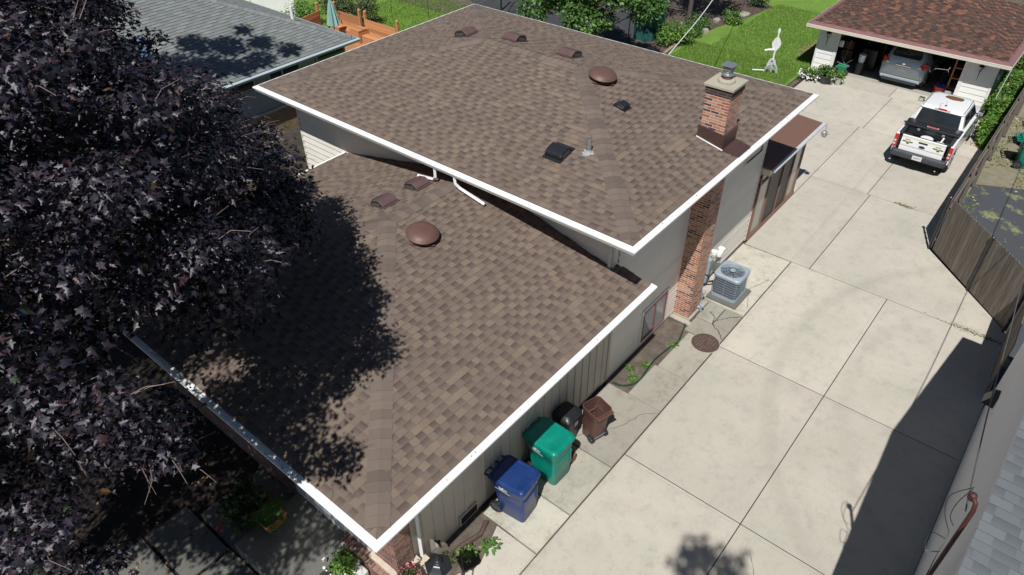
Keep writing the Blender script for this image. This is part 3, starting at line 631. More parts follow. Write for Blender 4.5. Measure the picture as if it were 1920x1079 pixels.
X = np.where(k_ == 0, 3.15+g.normal(0, .03, m), np.where(k_ == 1, 3.3+tt*7.5, 10.0+tt*9)); Y = np.where(k_ == 0, 7+tt*8, np.where(k_ == 1, LY0-.06+g.normal(0, .02, m), UY0-.06+g.normal(0, .02, m))); Zz = np.where(k_ == 2, UZ-.008, LZ-.006)
DEB = (X, Y, Zz)
# ------------------------------------------------------------------ FOLIAGE
def leafmesh(name, P, Nn, Dd, sc, tv, tf, mat, tone, parent=None, **k):
    P = np.asarray(P, float); n = len(P); vary = k.pop('vary', 0); gv = np.random.default_rng(n); YS = 1-vary*gv.random(n)*.6; ZS = 1+vary*gv.normal(size=n)*.9; Nn = Nn/np.linalg.norm(Nn, axis=1)[:, None]
    Dd = Dd-Nn*np.sum(Dd*Nn, axis=1)[:, None]; Dd /= np.linalg.norm(Dd, axis=1)[:, None]+1e-9; B = np.cross(Nn, Dd)
    tv = np.array(tv, float); K = len(tv)
    V = P[:, None, :]+(tv[None, :, 0, None]*Dd[:, None, :]+tv[None, :, 1, None]*B[:, None, :]*YS[:, None, None]+tv[None, :, 2, None]*Nn[:, None, :]*ZS[:, None, None])*np.asarray(sc)[:, None, None]
    me = bpy.data.meshes.new(name); nf = len(tf); L = len(tf[0])
    me.vertices.add(n*K); me.vertices.foreach_set('co', V.reshape(-1))
    F = (np.array(tf)[None]+(np.arange(n)*K)[:, None, None]).reshape(-1)
    me.loops.add(len(F)); me.loops.foreach_set('vertex_index', F.astype(np.int32))
    me.polygons.add(n*nf); me.polygons.foreach_set('loop_start', (np.arange(n*nf)*L).astype(np.int32))
    try: me.polygons.foreach_set('loop_total', np.full(n*nf, L, np.int32))
    except Exception: pass
    me.materials.append(mat); at = me.attributes.new('tone', 'FLOAT', 'FACE'); at.data.foreach_set('value', np.repeat(tone, nf).astype(np.float32))
    me.update(calc_edges=True); me.validate()
    o = bpy.data.objects.new(name, me); S.collection.objects.link(o)
    if parent is not None:
        o.parent = parent; o.matrix_parent_inverse = wm(parent).inverted()
    return tag(o, **k)
def leaf_mat(name, stops, rough=.4, spec=.5, trans=.0, interp='CONSTANT', bmp=0):
    m, t, b, N, L = nodes(name)
    if bmp: bump(t, noise(t, pos(t), 45, 3, .6), bmp, .03, b)
    c = ramp(t, attr(t), stops, interp); p = pos(t)
    c = mix(t, c, mix(t, (.65,)*3, (1.35,)*3, noise(t, p, 9, 3)), 1.0, 'MULTIPLY')
    L(c, b.inputs['Base Color']); b.inputs['Roughness'].default_value = rough; b.inputs['Specular IOR Level'].default_value = spec
    if trans:
        tr = N('ShaderNodeBsdfTranslucent'); L(c, tr.inputs[0]); mx = N('ShaderNodeMixShader'); mx.inputs[0].default_value = trans
        L(b.outputs[0], mx.inputs[1]); L(tr.outputs[0], mx.inputs[2]); L(mx.outputs[0], t.nodes['Material Output'].inputs[0])
    return m
# maple leaf: palm with five pointed lobes (x along the leaf, y across, z up), folded on its midrib
_o = [(-.32, .0), (-.38, .36), (-.1, .3), (.08, .56), (.16, .22), (.62, .0)]
out = _o+[(x, -y) for x, y in reversed(_o[1:-1])]
MT = [(-.05, 0, .05)]+[(x, y, .05-.5*abs(y)**1.2-.35*max(0, x)**2+(.06 if i % 2 else -.03)) for i, (x, y) in enumerate(out)]
MF = [(0, i, i % len(out)+1) for i in range(1, len(out)+1)]
DT = [(-.5, 0, 0), (0, .28, -.06), (.5, 0, -.1), (0, -.28, -.06), (0, 0, .02)]; DF = [(4, 3, 2), (4, 2, 1), (4, 1, 0), (4, 0, 3)]
M_MAPLE = leaf_mat('crimson_maple_leaf', [(0, (.008, .007, .015)), (.3, (.014, .010, .021)), (.55, (.022, .012, .026)), (.8, (.032, .02, .036)), (.95, (.045, .014, .016)), (.982, (.025, .045, .018)), (.995, (.13, .07, .02))], .5, .75, bmp=.2)
M_BARK = pm('grey_bark', (.2, .17, .15), .9, .3, 14, bmp=.6, bsc=30)
M_TWIG = pm('pale_twig', (.19, .14, .12), .7, .25, 10)
M_GREEN = leaf_mat('green_leaf', [(0, (.04, .1, .02)), (.3, (.07, .15, .03)), (.6, (.11, .21, .045)), (.9, (.17, .26, .07))], .5, .4, .25)
M_LIME = leaf_mat('bright_green_leaf', [(0, (.08, .18, .03)), (.4, (.13, .27, .05)), (.75, (.2, .34, .06)), (.93, (.36, .38, .12))], .5, .4, .35)
M_DKG = leaf_mat('dark_green_leaf', [(0, (.015, .04, .012)), (.4, (.03, .07, .02)), (.75, (.05, .1, .03)), (.93, (.1, .1, .06))], .5, .4, .2)
M_RUST = leaf_mat('green_and_rust_leaf', [(0, (.035, .07, .02)), (.4, (.06, .1, .03)), (.7, (.13, .08, .05)), (.9, (.2, .12, .09))], .5, .4, .2)
def blobs_leaves(name, blobs, n, size, mat, parent=None, seed=1, tv=DT, tf=DF, up=.6, shell=.55, **k):
    g = np.random.default_rng(seed); bl = np.array([b[:4] for b in blobs], float); w_ = bl[:, 3]**2; w_ /= w_.sum()
    idx = g.choice(len(bl), n, p=w_); d = g.normal(size=(n, 3)); d /= np.linalg.norm(d, axis=1)[:, None]
    if k.pop('topheavy', False): d[:, 2] = np.where(g.random(n) < .72, np.abs(d[:, 2]), d[:, 2])
    r = (shell+(1-shell)*g.random(n)**.6)*bl[idx, 3]; sq = np.array([1, 1, k.pop('squash', .8)])
    P = bl[idx, :3]+d*r[:, None]*sq; P += g.normal(size=(n, 3))*.06
    Nn = d*(1-up)+np.array([0, 0, 1])*up+g.normal(size=(n, 3))*k.pop('jit', .35)
    D = d*[1, 1, .3]+g.normal(size=(n, 3))*.6+[0, 0, -.25]
    return leafmesh(name, P, Nn, D, size*g.uniform(.65, 1.2, n), tv, tf, mat, g.random(n), parent, **k)
def limb(mb, a, b, r0, r1, rr, segs=5, wob=.12):
    a = Vector(a); b = Vector(b); L_ = (b-a).length; pts = []
    for i in range(segs+1):
        t_ = i/segs; p = a.lerp(b, t_); p += Vector((rr.gauss(0, 1), rr.gauss(0, 1), rr.gauss(0, .6)))*wob*L_*.12*math.sin(math.pi*t_)
        p.z += .06*L_*math.sin(math.pi*t_); pts.append(p)
    mb.tube(pts, [r0+(r1-r0)*i/segs for i in range(segs+1)], 7)
# ---- the big crimson maple in the front yard
rr = random.Random(21); NZ_ = 2.82
MC, MR = Vector((0, 11.5, 7.5)), (6.0, 6.2, 4.4)
maple = thing('maple_tree', 'huge dark crimson maple spreading over the left side of the front roof', 'tree', (0, 11.7, -.06))
def inpoly(x, y, poly):
    c = False
    for (x0, y0), (x1, y1) in zip(poly, poly[1:]+poly[:1]):
        if (y0 > y) != (y1 > y) and x < (x1-x0)*(y-y0)/(y1-y0)+x0: c = not c
    return c
def pj(p):
    v = Vector(p)-Vector((0, 0, CAMH)); z = v.dot(Fv)
    return (960+_f*v.dot(R2)/z, 539.5-_f*v.dot(U2)/z, z)
# outline of the crown as the front yard sees it (limits where the boughs end)
CROWN = [(-900, -900), (150, -900), (190, -40), (225, 60), (262, 92), (315, 75), (372, 62), (400, 110), (412, 165), (425, 215), (480, 262), (530, 290), (566, 345), (572, 410), (545, 455), (470, 480), (470, 520), (430, 560), (385, 590), (330, 600), (215, 600), (205, 650), (240, 700), (290, 735), (325, 790), (375, 850), (360, 910), (300, 925), (225, 915), (160, 860), (110, 880), (60, 960), (150, 985), (225, 1030), (235, 1120), (-900, 1120)]
cl = []
tries = 0
while len(cl) < 430 and tries < 60000:
    tries += 1
    d = Vector((rr.gauss(0, 1), rr.gauss(0, 1), rr.gauss(0, 1))).normalized(); q = rr.uniform(.45, 1.0)**.6
    if rr.random() < .15: q = rr.uniform(1.0, 1.1)
    if d.z < -.55: continue
    p = MC+Vector((d.x*MR[0], d.y*MR[1], d.z*MR[2]))*q*.93
    x, y, z = pj(p)
    if z > 1 and z < 5.6: continue
    if z > 0 and not inpoly(x, y, CROWN): continue
    if any((p-c).length < .56 for c in cl): continue
    xs, ys = p.x+SX*(p.z-4.1), p.y+SY*(p.z-4.1)
    if xs > 6.1+(ys-8.2)*(.45 if ys > 8.2 else 1.35): continue
    cl.append(p)
BOUGHS = [(6.2, 12.1, 7.2), (6.5, 11.8, 6.8), (6.5, 11.3, 6.5), (6.35, 10.85, 6.2), (6.0, 10.3, 6.0), (5.7, 10.0, 5.8), (5.2, 9.8, 5.9), (4.8, 9.6, 6.0), (4.7, 9.5, 6.6), (5.3, 10, 6.6), (5.2, 10.1, 7.2), (5.7, 10.6, 6.9), (4.4, 9.8, 5.6), (3.9, 9.7, 5.5), (5.9, 10.5, 6.4), (6.1, 11.5, 7.1), (5.5, 11, 7.6), (5.8, 11.7, 7.8), (5.0, 10.6, 6.2), (5.4, 11.2, 6.2)]
cl += [Vector(q) for q in BOUGHS]
bl = [(c.x, c.y, c.z, rr.uniform(.32, .7) if i < len(cl)-20 else rr.uniform(.38, .55)) for i, c in enumerate(cl)]
core = []  # dense clumps added inside the crown to block sun and darken the ground
while len(core) < 70:
    d = Vector((rr.gauss(0, 1), rr.gauss(0, 1), rr.gauss(0, 1))).normalized(); p = MC+Vector((d.x*MR[0], d.y*MR[1], d.z*MR[2]*.8))*rr.uniform(.1, .82)
    if rr.random() < .45: p = Vector((rr.uniform(-4.5, .8), rr.uniform(7.2, 12), rr.uniform(5.2, 9)))
    x, y, z = pj(p)
    if z > 0 and (z < 6.5 or not inpoly(x+40, y, CROWN)): continue
    core.append((p.x, p.y, p.z, rr.uniform(.8, 1.15)))
mb = MB(); base = Vector((0, 11.7, -.1))
mb.tube([base, base+Vector((.02, 0, .5)), base+Vector((0, -.1, 2.6))], [.34, .26, .23], 12)
mb.build('trunk', M_BARK, maple, True, smooth=True)
tips = []
mb = MB()
for i in range(7):
    a = 2*PI*i/7+.3; e1 = MC+Vector((math.cos(a)*2.9, math.sin(a)*2.9, rr.uniform(-1.2, 1.8))); limb(mb, base+Vector((0, -.1, 2.4)), e1, .13, .06, rr); tips.append(e1)
t2 = MC+Vector((0, 0, 2.6)); limb(mb, base+Vector((0, -.1, 2.4)), t2, .16, .05, rr); tips.append(t2)
for c in cl:
    if (c-MC).z < 1.2 and (c-MC).y > -2 and rr.random() < .4:
        s_t = min(tips, key=lambda t_: (t_-c).length); limb(mb, s_t, c+(c-MC).normalized()*.35, .028, .007, rr, 4)
mb.build('branch', M_BARK, maple, True)
mb = MB(); g = random.Random(4)
for c in cl:
    out_ = (c-MC).normalized()
    for _ in range(2):
        d = (out_+Vector((g.gauss(0, .7), g.gauss(0, .7), g.gauss(0, .4)))).normalized(); s0 = c+d*.3; s1 = c+d*.68+Vector((0, 0, -.06)); mb.tube([s0, s0.lerp(s1, .5)+Vector((g.gauss(0, .03), g.gauss(0, .03), .04)), s1], [.005, .004, .0025], 4)
mb.build('twig', M_TWIG, maple, True)
blobs_leaves('crown', bl, 150000, .104, M_MAPLE, maple, 5, MT, MF, up=.5, shell=.3, squash=.62, topheavy=True, jit=.45, vary=1)
blobs_leaves('inner_foliage', core, 30000, .14, M_MAPLE, maple, 6, MT, MF, up=.5, shell=.2, squash=.7, jit=.45, vary=1)
M_GREENT = None
# ---- green trees at the back
def tree(name, label, base, blobs, n, size, mat, bark, seed=1, r0=.2, group=None, hz=2.0, tv=DT, tf=DF):
    t_ = thing(name, label, 'tree', base, 0, group); rr = random.Random(seed); b = Vector(base)
    mb = MB(); top = b+Vector((rr.uniform(-.2, .2), rr.uniform(-.2, .2), hz)); mb.tube([b, b.lerp(top, .5)+Vector((.05, 0, 0)), top], [r0, r0*.8, r0*.7], 10); mb.build('trunk', bark, t_, True, smooth=True)
    mb = MB()
    for q in blobs: limb(mb, top, q[:3], min(.08, r0*.4), .02, rr)
    mb.build('branch', bark, t_, True); blobs_leaves('crown', blobs, n, size, mat, t_, seed, tv, tf, shell=.35); return t_
M_BRK2 = pm('dark_bark', (.1, .08, .065), .9, .3, 14, bmp=.6, bsc=30)
rr = random.Random(8); bl = []
for i in range(34):
    a = rr.uniform(0, 2*PI); q = rr.random()**.5*3.1; z = rr.uniform(2.9, 6.2)
    bl.append((27.3+q*math.cos(a)*.9, 17.6+q*math.sin(a)*1.1, z-.12*q, rr.uniform(.55, .95)))
tree('shade_tree', 'bushy green shade tree rising right behind the far roof edge', (27.9, 19.0, -.05), bl, 15000, .2, M_GREEN, M_BRK2, 3, .26)
bl = [(35.2+rr.uniform(-2, 2), 17.4+rr.uniform(-2, 2), rr.uniform(4.6, 7.2), rr.uniform(.7, 1.1)) for _ in range(16)]
tree('slender_tree', 'tall thin-trunked tree in the mulch bed by the green cover', (35.5, 17.4, -.05), bl, 6000, .2, M_GREEN, M_BRK2, 9, .14, hz=4.2)
bl = [(-6+rr.uniform(-1.6, 1.3), -3.0+rr.uniform(-1.3, 1.2), 20.0+rr.uniform(-1.2, .8), rr.uniform(.5, .85)) for _ in range(14)]
# street tree whose crown tip shades the driveway in the foreground
rr = random.Random(31)
def shadow_src(x, y, h): return (x-SX*h, y-SY*h, h)
bl = []
for x, y, r in ((8.3, 2.2, .5), (7.9, 2.3, .3), (8.5, 1.55, .4), (8.1, 1.4, .4), (7.6, 1.75, .7), (6.9, 1.4, .9), (8.55, 1.95, .25), (6.9, .3, .8), (6.2, .8, 1.0), (5.4, .2, 1.2), (5.4, 2.0, .8), (4.4, 1.0, 1.4)):
    bl.append((*shadow_src(x, y, 16.5+rr.uniform(-.4, .4)), r*.8))
tree('street_tree', 'tall green street tree whose leafy tip shades the near driveway', (-9.5, -4.6, -.1), bl, 4300, .17, M_GREEN, M_BRK2, 12, .3, hz=9)
rr = random.Random(41); bl = []
for x, y, r in ((15.5, 24.2, .5), (14.8, 24.9, .5), (14.2, 24.2, .6), (13.6, 25.2, .7), (13.2, 24.2, .6), (12.4, 24.6, .8), (12.6, 25.7, .7), (14.6, 25.7, .35), (11.3, 25, 1.0)):
    z = NZ_ + .45*(y-23.68); bl.append((x-SX*9.5, y-SY*9.5, z+9.5, r*.85))
tree('tall_tree', 'tall green tree beyond the left edge shading the grey neighbour roof', (6.0, 22.4, -.1), bl, 4200, .2, M_GREEN, M_BRK2, 13, .2, hz=9)
# ---- shrubs, hedges and weeds
def shrub(name, label, cat, c, r, h, n, size, mat, seed=1, group=None, nb=9, extra=None, up=.6):
    t_ = thing(name, label, cat, c, 0, group); rr = random.Random(seed); bl = []
    for _ in range(nb):
        a = rr.uniform(0, 2*PI); q = r*.65*rr.random()**.5; bl.append((c[0]+q*math.cos(a), c[1]+q*math.sin(a), c[2]+h*rr.uniform(.3, .72), r*rr.uniform(.32, .5)))
    mb = MB()
    for b_ in bl: mb.tube([(c[0], c[1], c[2]), ((c[0]+b_[0])/2, (c[1]+b_[1])/2, c[2]+.3*h), b_[:3]], [.02, .015, .006], 5)
    mb.build('stem', M_BRK2, t_, True); blobs_leaves('foliage', bl, n, size, mat, t_, seed, up=up, shell=.2, squash=.9); return t_
shrub('shrub', 'bright green shrub in the bed right of the dark green cover', 'shrub', (32.9, 16.9, -.03), 1.25, 1.0, 1800, .15, M_LIME, 1, 'backyard shrubs', 14)
shrub('shrub', 'rust-tinged rounded shrub behind the orange deck bench', 'shrub', (24.6, 31.6, -.03), 1.5, 1.9, 2600, .14, M_RUST, 2, 'backyard shrubs', 14)
shrub('shrub', 'yellow-green shrub at the left corner of the orange deck', 'shrub', (23.2, 34.0, -.03), 1.2, 1.3, 1600, .14, M_LIME, 3, 'backyard shrubs', 10)
shrub('shrub', 'rust-tinged shrub between the white fence and the deck posts', 'shrub', (25.3, 34.6, -.03), 1.3, 1.7, 1600, .14, M_RUST, 31, 'backyard shrubs', 10)
shrub('hedge', 'low green hedge along the far edge of the neighbouring lawn', 'hedge', (31.0, 34.8, -.03), 2.6, 1.4, 4200, .17, M_LIME, 4, None, 26)
shrub('shrub', 'small bright green shrub near the flat stones of the mulch bed', 'shrub', (37.6, 15.9, -.03), .8, .6, 700, .13, M_LIME, 5, 'backyard shrubs', 8)
shrub('shrub', 'low green shrub under the white wire in the mulch bed', 'shrub', (35.6, 16.9, -.03), .8, .7, 700, .13, M_GREEN, 6, 'backyard shrubs', 8)
shrub('shrub', 'dark evergreen shrub on the mulch at the top of the lawn', 'shrub', (41.3, 16.0, -.03), .9, .9, 900, .13, M_DKG, 7, 'backyard shrubs', 8)
shrub('shrub', 'leafy green shrub beside the thin tree trunk', 'shrub', (34.6, 16.5, -.03), .75, .7, 700, .13, M_GREEN, 8, 'backyard shrubs', 8)
# flat stones
M_ROCK = pm('field_stone', (.33, .29, .25), .85, .2, 6, bmp=.5)
rr = random.Random(14)
def rock(label, c, r, h, seed):
    g = random.Random(seed); n = 9; ang = sorted(g.uniform(0, 2*PI) for _ in range(n)); rd = [g.uniform(.75, 1.1) for _ in range(n)]
    mb = MB(); mb.loft([[(c[0]+math.cos(a)*q*r*f, c[1]+math.sin(a)*q*r*.7*f, c[2]+z) for a, q in zip(ang, rd)] for f, z in ((1.0, -.02), (1.05, h*.6), (.8, h))])
    mb.build('flat_stone', M_ROCK, bevel=.02, label=label, cat='stone', group='stones edging the mulch bed')
rock('flat pale stone lying on the mulch beside the bright shrub', (39.1, 15.9, -.03), .45, .16, 1)
rock('small stone left of the bright shrub in the mulch bed', (37.2, 16.6, -.03), .28, .18, 2)
rock('rounded stone at the corner of the shaded bed by the roof', (31.2, 17.1, -.03), .3, .22, 3)
rock('pale stone at the foot of the thin tree trunk', (35.3, 16.3, -.03), .3, .2, 4)
mb = MB(); mb.hexa([(30.6, 16.2, -.03), (32.7, 16.45, -.03), (32.68, 16.6, -.03), (30.6, 16.36, -.03), (30.6, 16.2, .1), (32.7, 16.45, .1), (32.68, 16.6, .1), (30.6, 16.36, .1)])
mb.build('edging_timber', pm('pale_timber', (.3, .25, .18), .8, .2, 10), bevel=.01, label='pale timber edging between the lawn and the shaded bed', cat='edging')
# weed thicket along the fence
g = np.random.default_rng(77); n = 15000
X = g.uniform(30.2, 46, n); t_ = g.random(n); Ylo = 1.78; Yhi = np.where(X < 33.5, 2.45, 2.72)-np.where(X < 31, (31-X)*.6, 0)
Y = Ylo+(Yhi-Ylo)*t_; hh = (.35+.55*np.clip(np.sin(X*2.1)+np.sin(X*5.3+Y*3)*.6+.6, 0, 2)*.5)*np.clip((X-29.9)/1.2, .25, 1)
Z = hh*g.random(n)**.5
leafmesh('weed_thicket', np.stack([X, Y, Z], 1), g.normal(size=(n, 3))*.5+[0, 0, 1], g.normal(size=(n, 3)), .13*g.uniform(.5, 1.3, n), DT, DF, M_LIME, g.random(n), label='dense green weeds growing between the wooden fence and the garage', kind='stuff')
# grass blades over the lawns
def grass(name, polys, n, mat, label, seed, h=.07):
    g = np.random.default_rng(seed); P = []
    for (x0, x1, y0, y1), m in polys: P.append(np.stack([g.uniform(x0, x1, m), g.uniform(y0, y1, m), np.full(m, -.028)], 1))
    P = np.concatenate(P); n = len(P); tv = [(0, -.12, 0), (0, .12, 0), (1, 0, .25)]; tf = [(0, 1, 2)]
    D = g.normal(size=(n, 3))*[.5, .5, .2]+[0, 0, 1]; N2 = g.normal(size=(n, 3))*[1, 1, .1]
    leafmesh(name, P, N2, D, h*g.uniform(.5, 1.4, n), tv, tf, mat, g.random(n), label=label, kind='stuff')
M_GRASS = leaf_mat('grass_blade', [(0, (.13, .23, .04)), (.35, (.19, .33, .06)), (.7, (.27, .41, .085)), (.94, (.36, .38, .1))], .6, .3, .3)
grass('lawn_grass', [((29.5, 33.9, 10.3, 16.1), 30000), ((33.9, 42, 10.2, 15.2), 26000), ((25.6, 29.5, 10.3, 16), 8000)], 0, M_GRASS, 'short green grass with small yellow leaves behind the house', 2, .09)
grass('side_lawn_grass', [((24, 31, 26.5, 33.5), 22000)], 0, M_GRASS, 'short green grass beside the orange deck', 3, .09)
def weed(label, c, r, h, n, seed, mat=None, group='weeds along the house wall'):
    t_ = thing('weed', label, 'weed', c, 0, group); g = np.random.default_rng(seed)
    a = g.uniform(0, 2*PI, n); q = r*g.random(n)**.7; P = np.stack([c[0]+q*np.cos(a), c[1]+q*np.sin(a), c[2]+h*g.random(n)], 1)
    D = np.stack([np.cos(a), np.sin(a), .3+g.random(n)*.8], 1); leafmesh('leaves', P, g.normal(size=(n, 3))*.3+[0, 0, 1], D, g.uniform(.05, .12, n), DT, DF, mat or M_LIME, g.random(n), t_)
    mb = MB()
    for i in range(4): mb.tube([(c[0], c[1], c[2]), (c[0]+r*.6*math.cos(i*1.7), c[1]+r*.6*math.sin(i*1.7), c[2]+h)], .006, 4)
    mb.build('stem', M_LIME, t_, True)
weed('weed clump near the batten wall end of the hose bed', (11.85, 6.02, -.03), .13, .12, 30, 1)
weed('weed in the middle of the dirt bed by the green hose', (12.2, 5.78, -.03), .12, .08, 24, 2)
weed('pale green weed lying against the curve of the hose', (11.6, 5.78, -.03), .17, .07, 34, 3)
weed('weed sprouting under the far end of the hose', (13.35, 5.6, -.03), .17, .08, 30, 4)
weed('leafy weed beside the buried brown pipe nearest the driveway', (5.75, 5.5, -.03), .2, .18, 60, 5)
weed('taller weed clump between the pipe and the black lantern', (5.3, 5.72, -.03), .2, .24, 80, 6)
weed('reddish low weed by the spigot at the foot of the wall', (5.0, 5.95, -.03), .2, .14, 60, 7, M_RUST)
# grass growing in driveway joints
g = np.random.default_rng(9); n = 420; X = np.where(g.random(n) < .5, g.normal(24.3, .05, n), g.normal(18.86, .05, n)); Y = np.where(X > 22, g.normal(2.95, .16, n), g.normal(-.45, .35, n))
leafmesh('joint_grass', np.stack([X, Y, np.full(n, .0)], 1), g.normal(size=(n, 3)), g.normal(size=(n, 3))*[1, 1, .2]+[0, 0, .4], g.uniform(.03, .09, n), DT, DF, leaf_mat('dry_grass', [(0, (.1, .13, .04)), (.5, (.2, .2, .08)), (.8, (.3, .25, .13))], .8, .2), g.random(n), label='tufts of dry grass growing in the driveway joints', kind='stuff')
g = np.random.default_rng(10); n = 900; X = np.concatenate([g.uniform(30.3, 31.3, 150), g.uniform(-2, 4, 750)]); Y = np.concatenate([g.uniform(1.75, 2.6, 150), g.uniform(6.4, 13, 750)])
g2 = np.random.default_rng(19); m_ = 5000; X2 = g2.uniform(22.5, 40, m_); Y2 = g2.uniform(-2.5, 1.5, m_); ok_ = (X2 > 27.6) | ((Y2 > 1.0) & (X2 > 24.5)); ok_ &= (np.sin(X2*1.7+Y2)+np.sin(Y2*3.1+X2*.7) > -.3); X2 = X2[ok_]; Y2 = Y2[ok_]; m_ = len(X2)
leafmesh('dry_grass', np.stack([X2, Y2, np.full(m_, -.02)], 1), g2.normal(size=(m_, 3))*[1, 1, .3], g2.normal(size=(m_, 3))*[1, 1, .2]+[0, 0, .7], g2.uniform(.06, .16, m_), DT, DF, leaf_mat('yard_grass', [(0, (.12, .17, .05)), (.45, (.2, .24, .08)), (.7, (.33, .29, .16)), (.9, (.4, .37, .25))], .8, .2), g2.random(m_), label='patchy dry grass on the gravel beyond the wooden fence', kind='stuff')
m_ = len(DEB[0]); leafmesh('gutter_litter', np.stack(DEB, 1), g2.normal(size=(m_, 3))*.5+[0, 0, 1], g2.normal(size=(m_, 3))*[1, 1, .3], g2.uniform(.012, .045, m_), DT, DF, leaf_mat('litter', [(0, (.03, .02, .015)), (.6, (.1, .06, .04))], .8, .2), g2.random(m_), label='tiny dead leaf bits lying on the white gutters', kind='stuff')
m_ = 3500; a_ = g2.uniform(0, 2*PI, m_); q_ = g2.random(m_)**.6
leafmesh('dry_turf', np.stack([36.6+1.5*q_*np.cos(a_), 10.9+.55*q_*np.sin(a_), np.full(m_, -.02)], 1), g2.normal(size=(m_, 3))*[1, 1, .3], g2.normal(size=(m_, 3))*[1, 1, .2]+[0, 0, .5], g2.uniform(.08, .16, m_), DT, DF, leaf_mat('dry_turf_blade', [(0, (.3, .27, .12)), (.5, (.4, .34, .19)), (.85, (.22, .3, .08))], .8, .2), g2.random(m_), label='worn tan patch of dry turf on the lawn by the garage corner', kind='stuff')
leafmesh('fallen_leaves', np.stack([X, Y, np.full(n, .012)], 1), g.normal(size=(n, 3))*.2+[0, 0, 1], g.normal(size=(n, 3)), g.uniform(.05, .11, n), DT, DF, leaf_mat('dead_leaf', [(0, (.12, .07, .04)), (.5, (.25, .15, .08)), (.8, (.35, .22, .13))], .8, .2), g.random(n), label='dry brown leaves scattered over the paving', kind='stuff')
# ------------------------------------------------------------------ FENCES
def board_fence(name, label, A, B, h, side, bw=.14, gap=.012, posts=(), drop=None, rails=True, group=None, cat='fence'):
    A = Vector((*A, 0)); B = Vector((*B, 0)); L_ = (B-A).length; d = (B-A)/L_; nrm = Vector((-d.y, d.x, 0))*side
    t_ = thing(name, label, cat, A, 0, group); mb = MB(); rr = random.Random(int(L_*100)); u = 0; k = Vector((0, 0, 1))
    while u < L_-.02:
        w_ = min(bw, L_-u); top = h+rr.uniform(-.012, .012); mb.t = rr.random()
        p = [A+d*(u+gap/2), A+d*(u+w_-gap/2), A+d*(u+w_-gap/2)+nrm*.018, A+d*(u+gap/2)+nrm*.018]
        n1 = [p[0]+k*(top-.035), p[1]+k*(top-.035), p[2]+k*(top-.035), p[3]+k*(top-.035)]
        mid = [(p[0].lerp(p[1], .22))+k*top, (p[0].lerp(p[1], .78))+k*top, (p[3].lerp(p[2], .78))+k*top, (p[3].lerp(p[2], .22))+k*top]
        mb.hexa([q+k*.03 for q in p]+n1); mb.hexa(n1+mid); u += w_
    mb.build('boards', M_FENCE, t_, True)
    if rails:
        for z in (.35, h-.35):
            mb = MB(); mb.t = .6; o = -nrm*.045; q = [A+o, B+o, B-nrm*.002, A-nrm*.002]; mb.hexa([x+k*(z-.045) for x in q]+[x+k*(z+.045) for x in q]); mb.build('rail', M_FENCE, t_, True, bevel=.004)
    for u, mt, hh in posts:
        p = A+d*u-nrm*.09; mb = MB()
        if mt == 'steel': mb.tube([p, p+k*hh], .03, 10); mb.lathe([(.045, hh-.02), (.045, hh+.04), (.02, hh+.06)], (p.x, p.y, 0), 12)
        else: mb.box(p.x-.045, p.x+.045, p.y-.045, p.y+.045, 0, hh)
        mb.build('post', M_BLKM if mt == 'steel' else M_FENCE, t_, True, bevel=0 if mt == 'steel' else .005)
    return t_
FY0, FY1 = 1.56, 1.64
board_fence('wooden_fence', 'long weathered board fence with rails beside the parked pickup', (22.25, FY0), (46, FY1), 1.75, 1, posts=[(x, 'wood', 1.8) for x in (2.45, 4.9, 7.35, 9.8, 12.25, 14.7, 17.1, 19.5)])
board_fence('wooden_gate_fence', 'weathered board fence angled across the driveway corner with black steel posts', (19.42, -1.13), (22.2, 1.5), 1.85, 1, rails=False, posts=[])
board_fence('wooden_fence', 'short weathered fence hugging the white gable wall', (16.4, -1.22), (19.35, -1.14), 1.8, 1, rails=False)
def steel(label, pts, r=.032):
    t_ = thing('steel_post', label, 'post', pts[0], 0, 'black steel fence posts'); mb = MB(); mb.tube(pts, r, 10); mb.build('pole', M_BLKM, t_, True, smooth=True)
    mb = MB(); mb.lathe([(.05, -.03), (.052, .03), (.02, .06)], pts[-1], 12); mb.build('cap', M_BLKM, t_, True)
    for f in (.25, .5, .75):
        p = Vector(pts[0]).lerp(Vector(pts[-1]), f); mb = MB(); mb.lathe([(r+.012, -.03), (r+.012, .03)], p, 10); mb.build('clamp', M_BLKM, t_, True)
steel('black steel post at the corner where the long fence meets the angled one', [(22.2, 1.62, 0), (22.2, 1.62, 1.85)])
steel('black steel post in the middle of the angled fence', [(20.72, .16, 0), (20.72, .16, 1.85)])
steel('black steel post where the angled fence reaches the gable wall', [(19.42, -1.04, 0), (19.42, -1.04, 1.75)])
# ------------------------------------------------------------------ NEIGHBOUR BUILDING ON THE RIGHT (white gable wall)
nb = thing('neighbour_house', 'white-walled gable house with blue-grey shingles at the right edge', 'house', (10, -1.3, 0))
XR, ZR = 10.4, 5.66; xa, za = 16.05, 3.9; xb, zb = -6.0, ZR-.25*(XR+6)
prof = [(xb, 0), (16.0, 0), (16.0, za-.08), (XR, ZR-.1), (xb, max(.5, zb-.1))]
mb = MB(); mb.loft([[(x, y, z) for x, z in prof] for y in (-1.3, -10)])
w_ = mb.build('gable_wall', pm('white_painted_wall', (.76, .77, .8), .6, .05, .6), nb, True)
mb = MB(); siding(mb, (xb, -1.3), (16.0, -1.3), .1, 2.0, (0, -1), .2, .01)
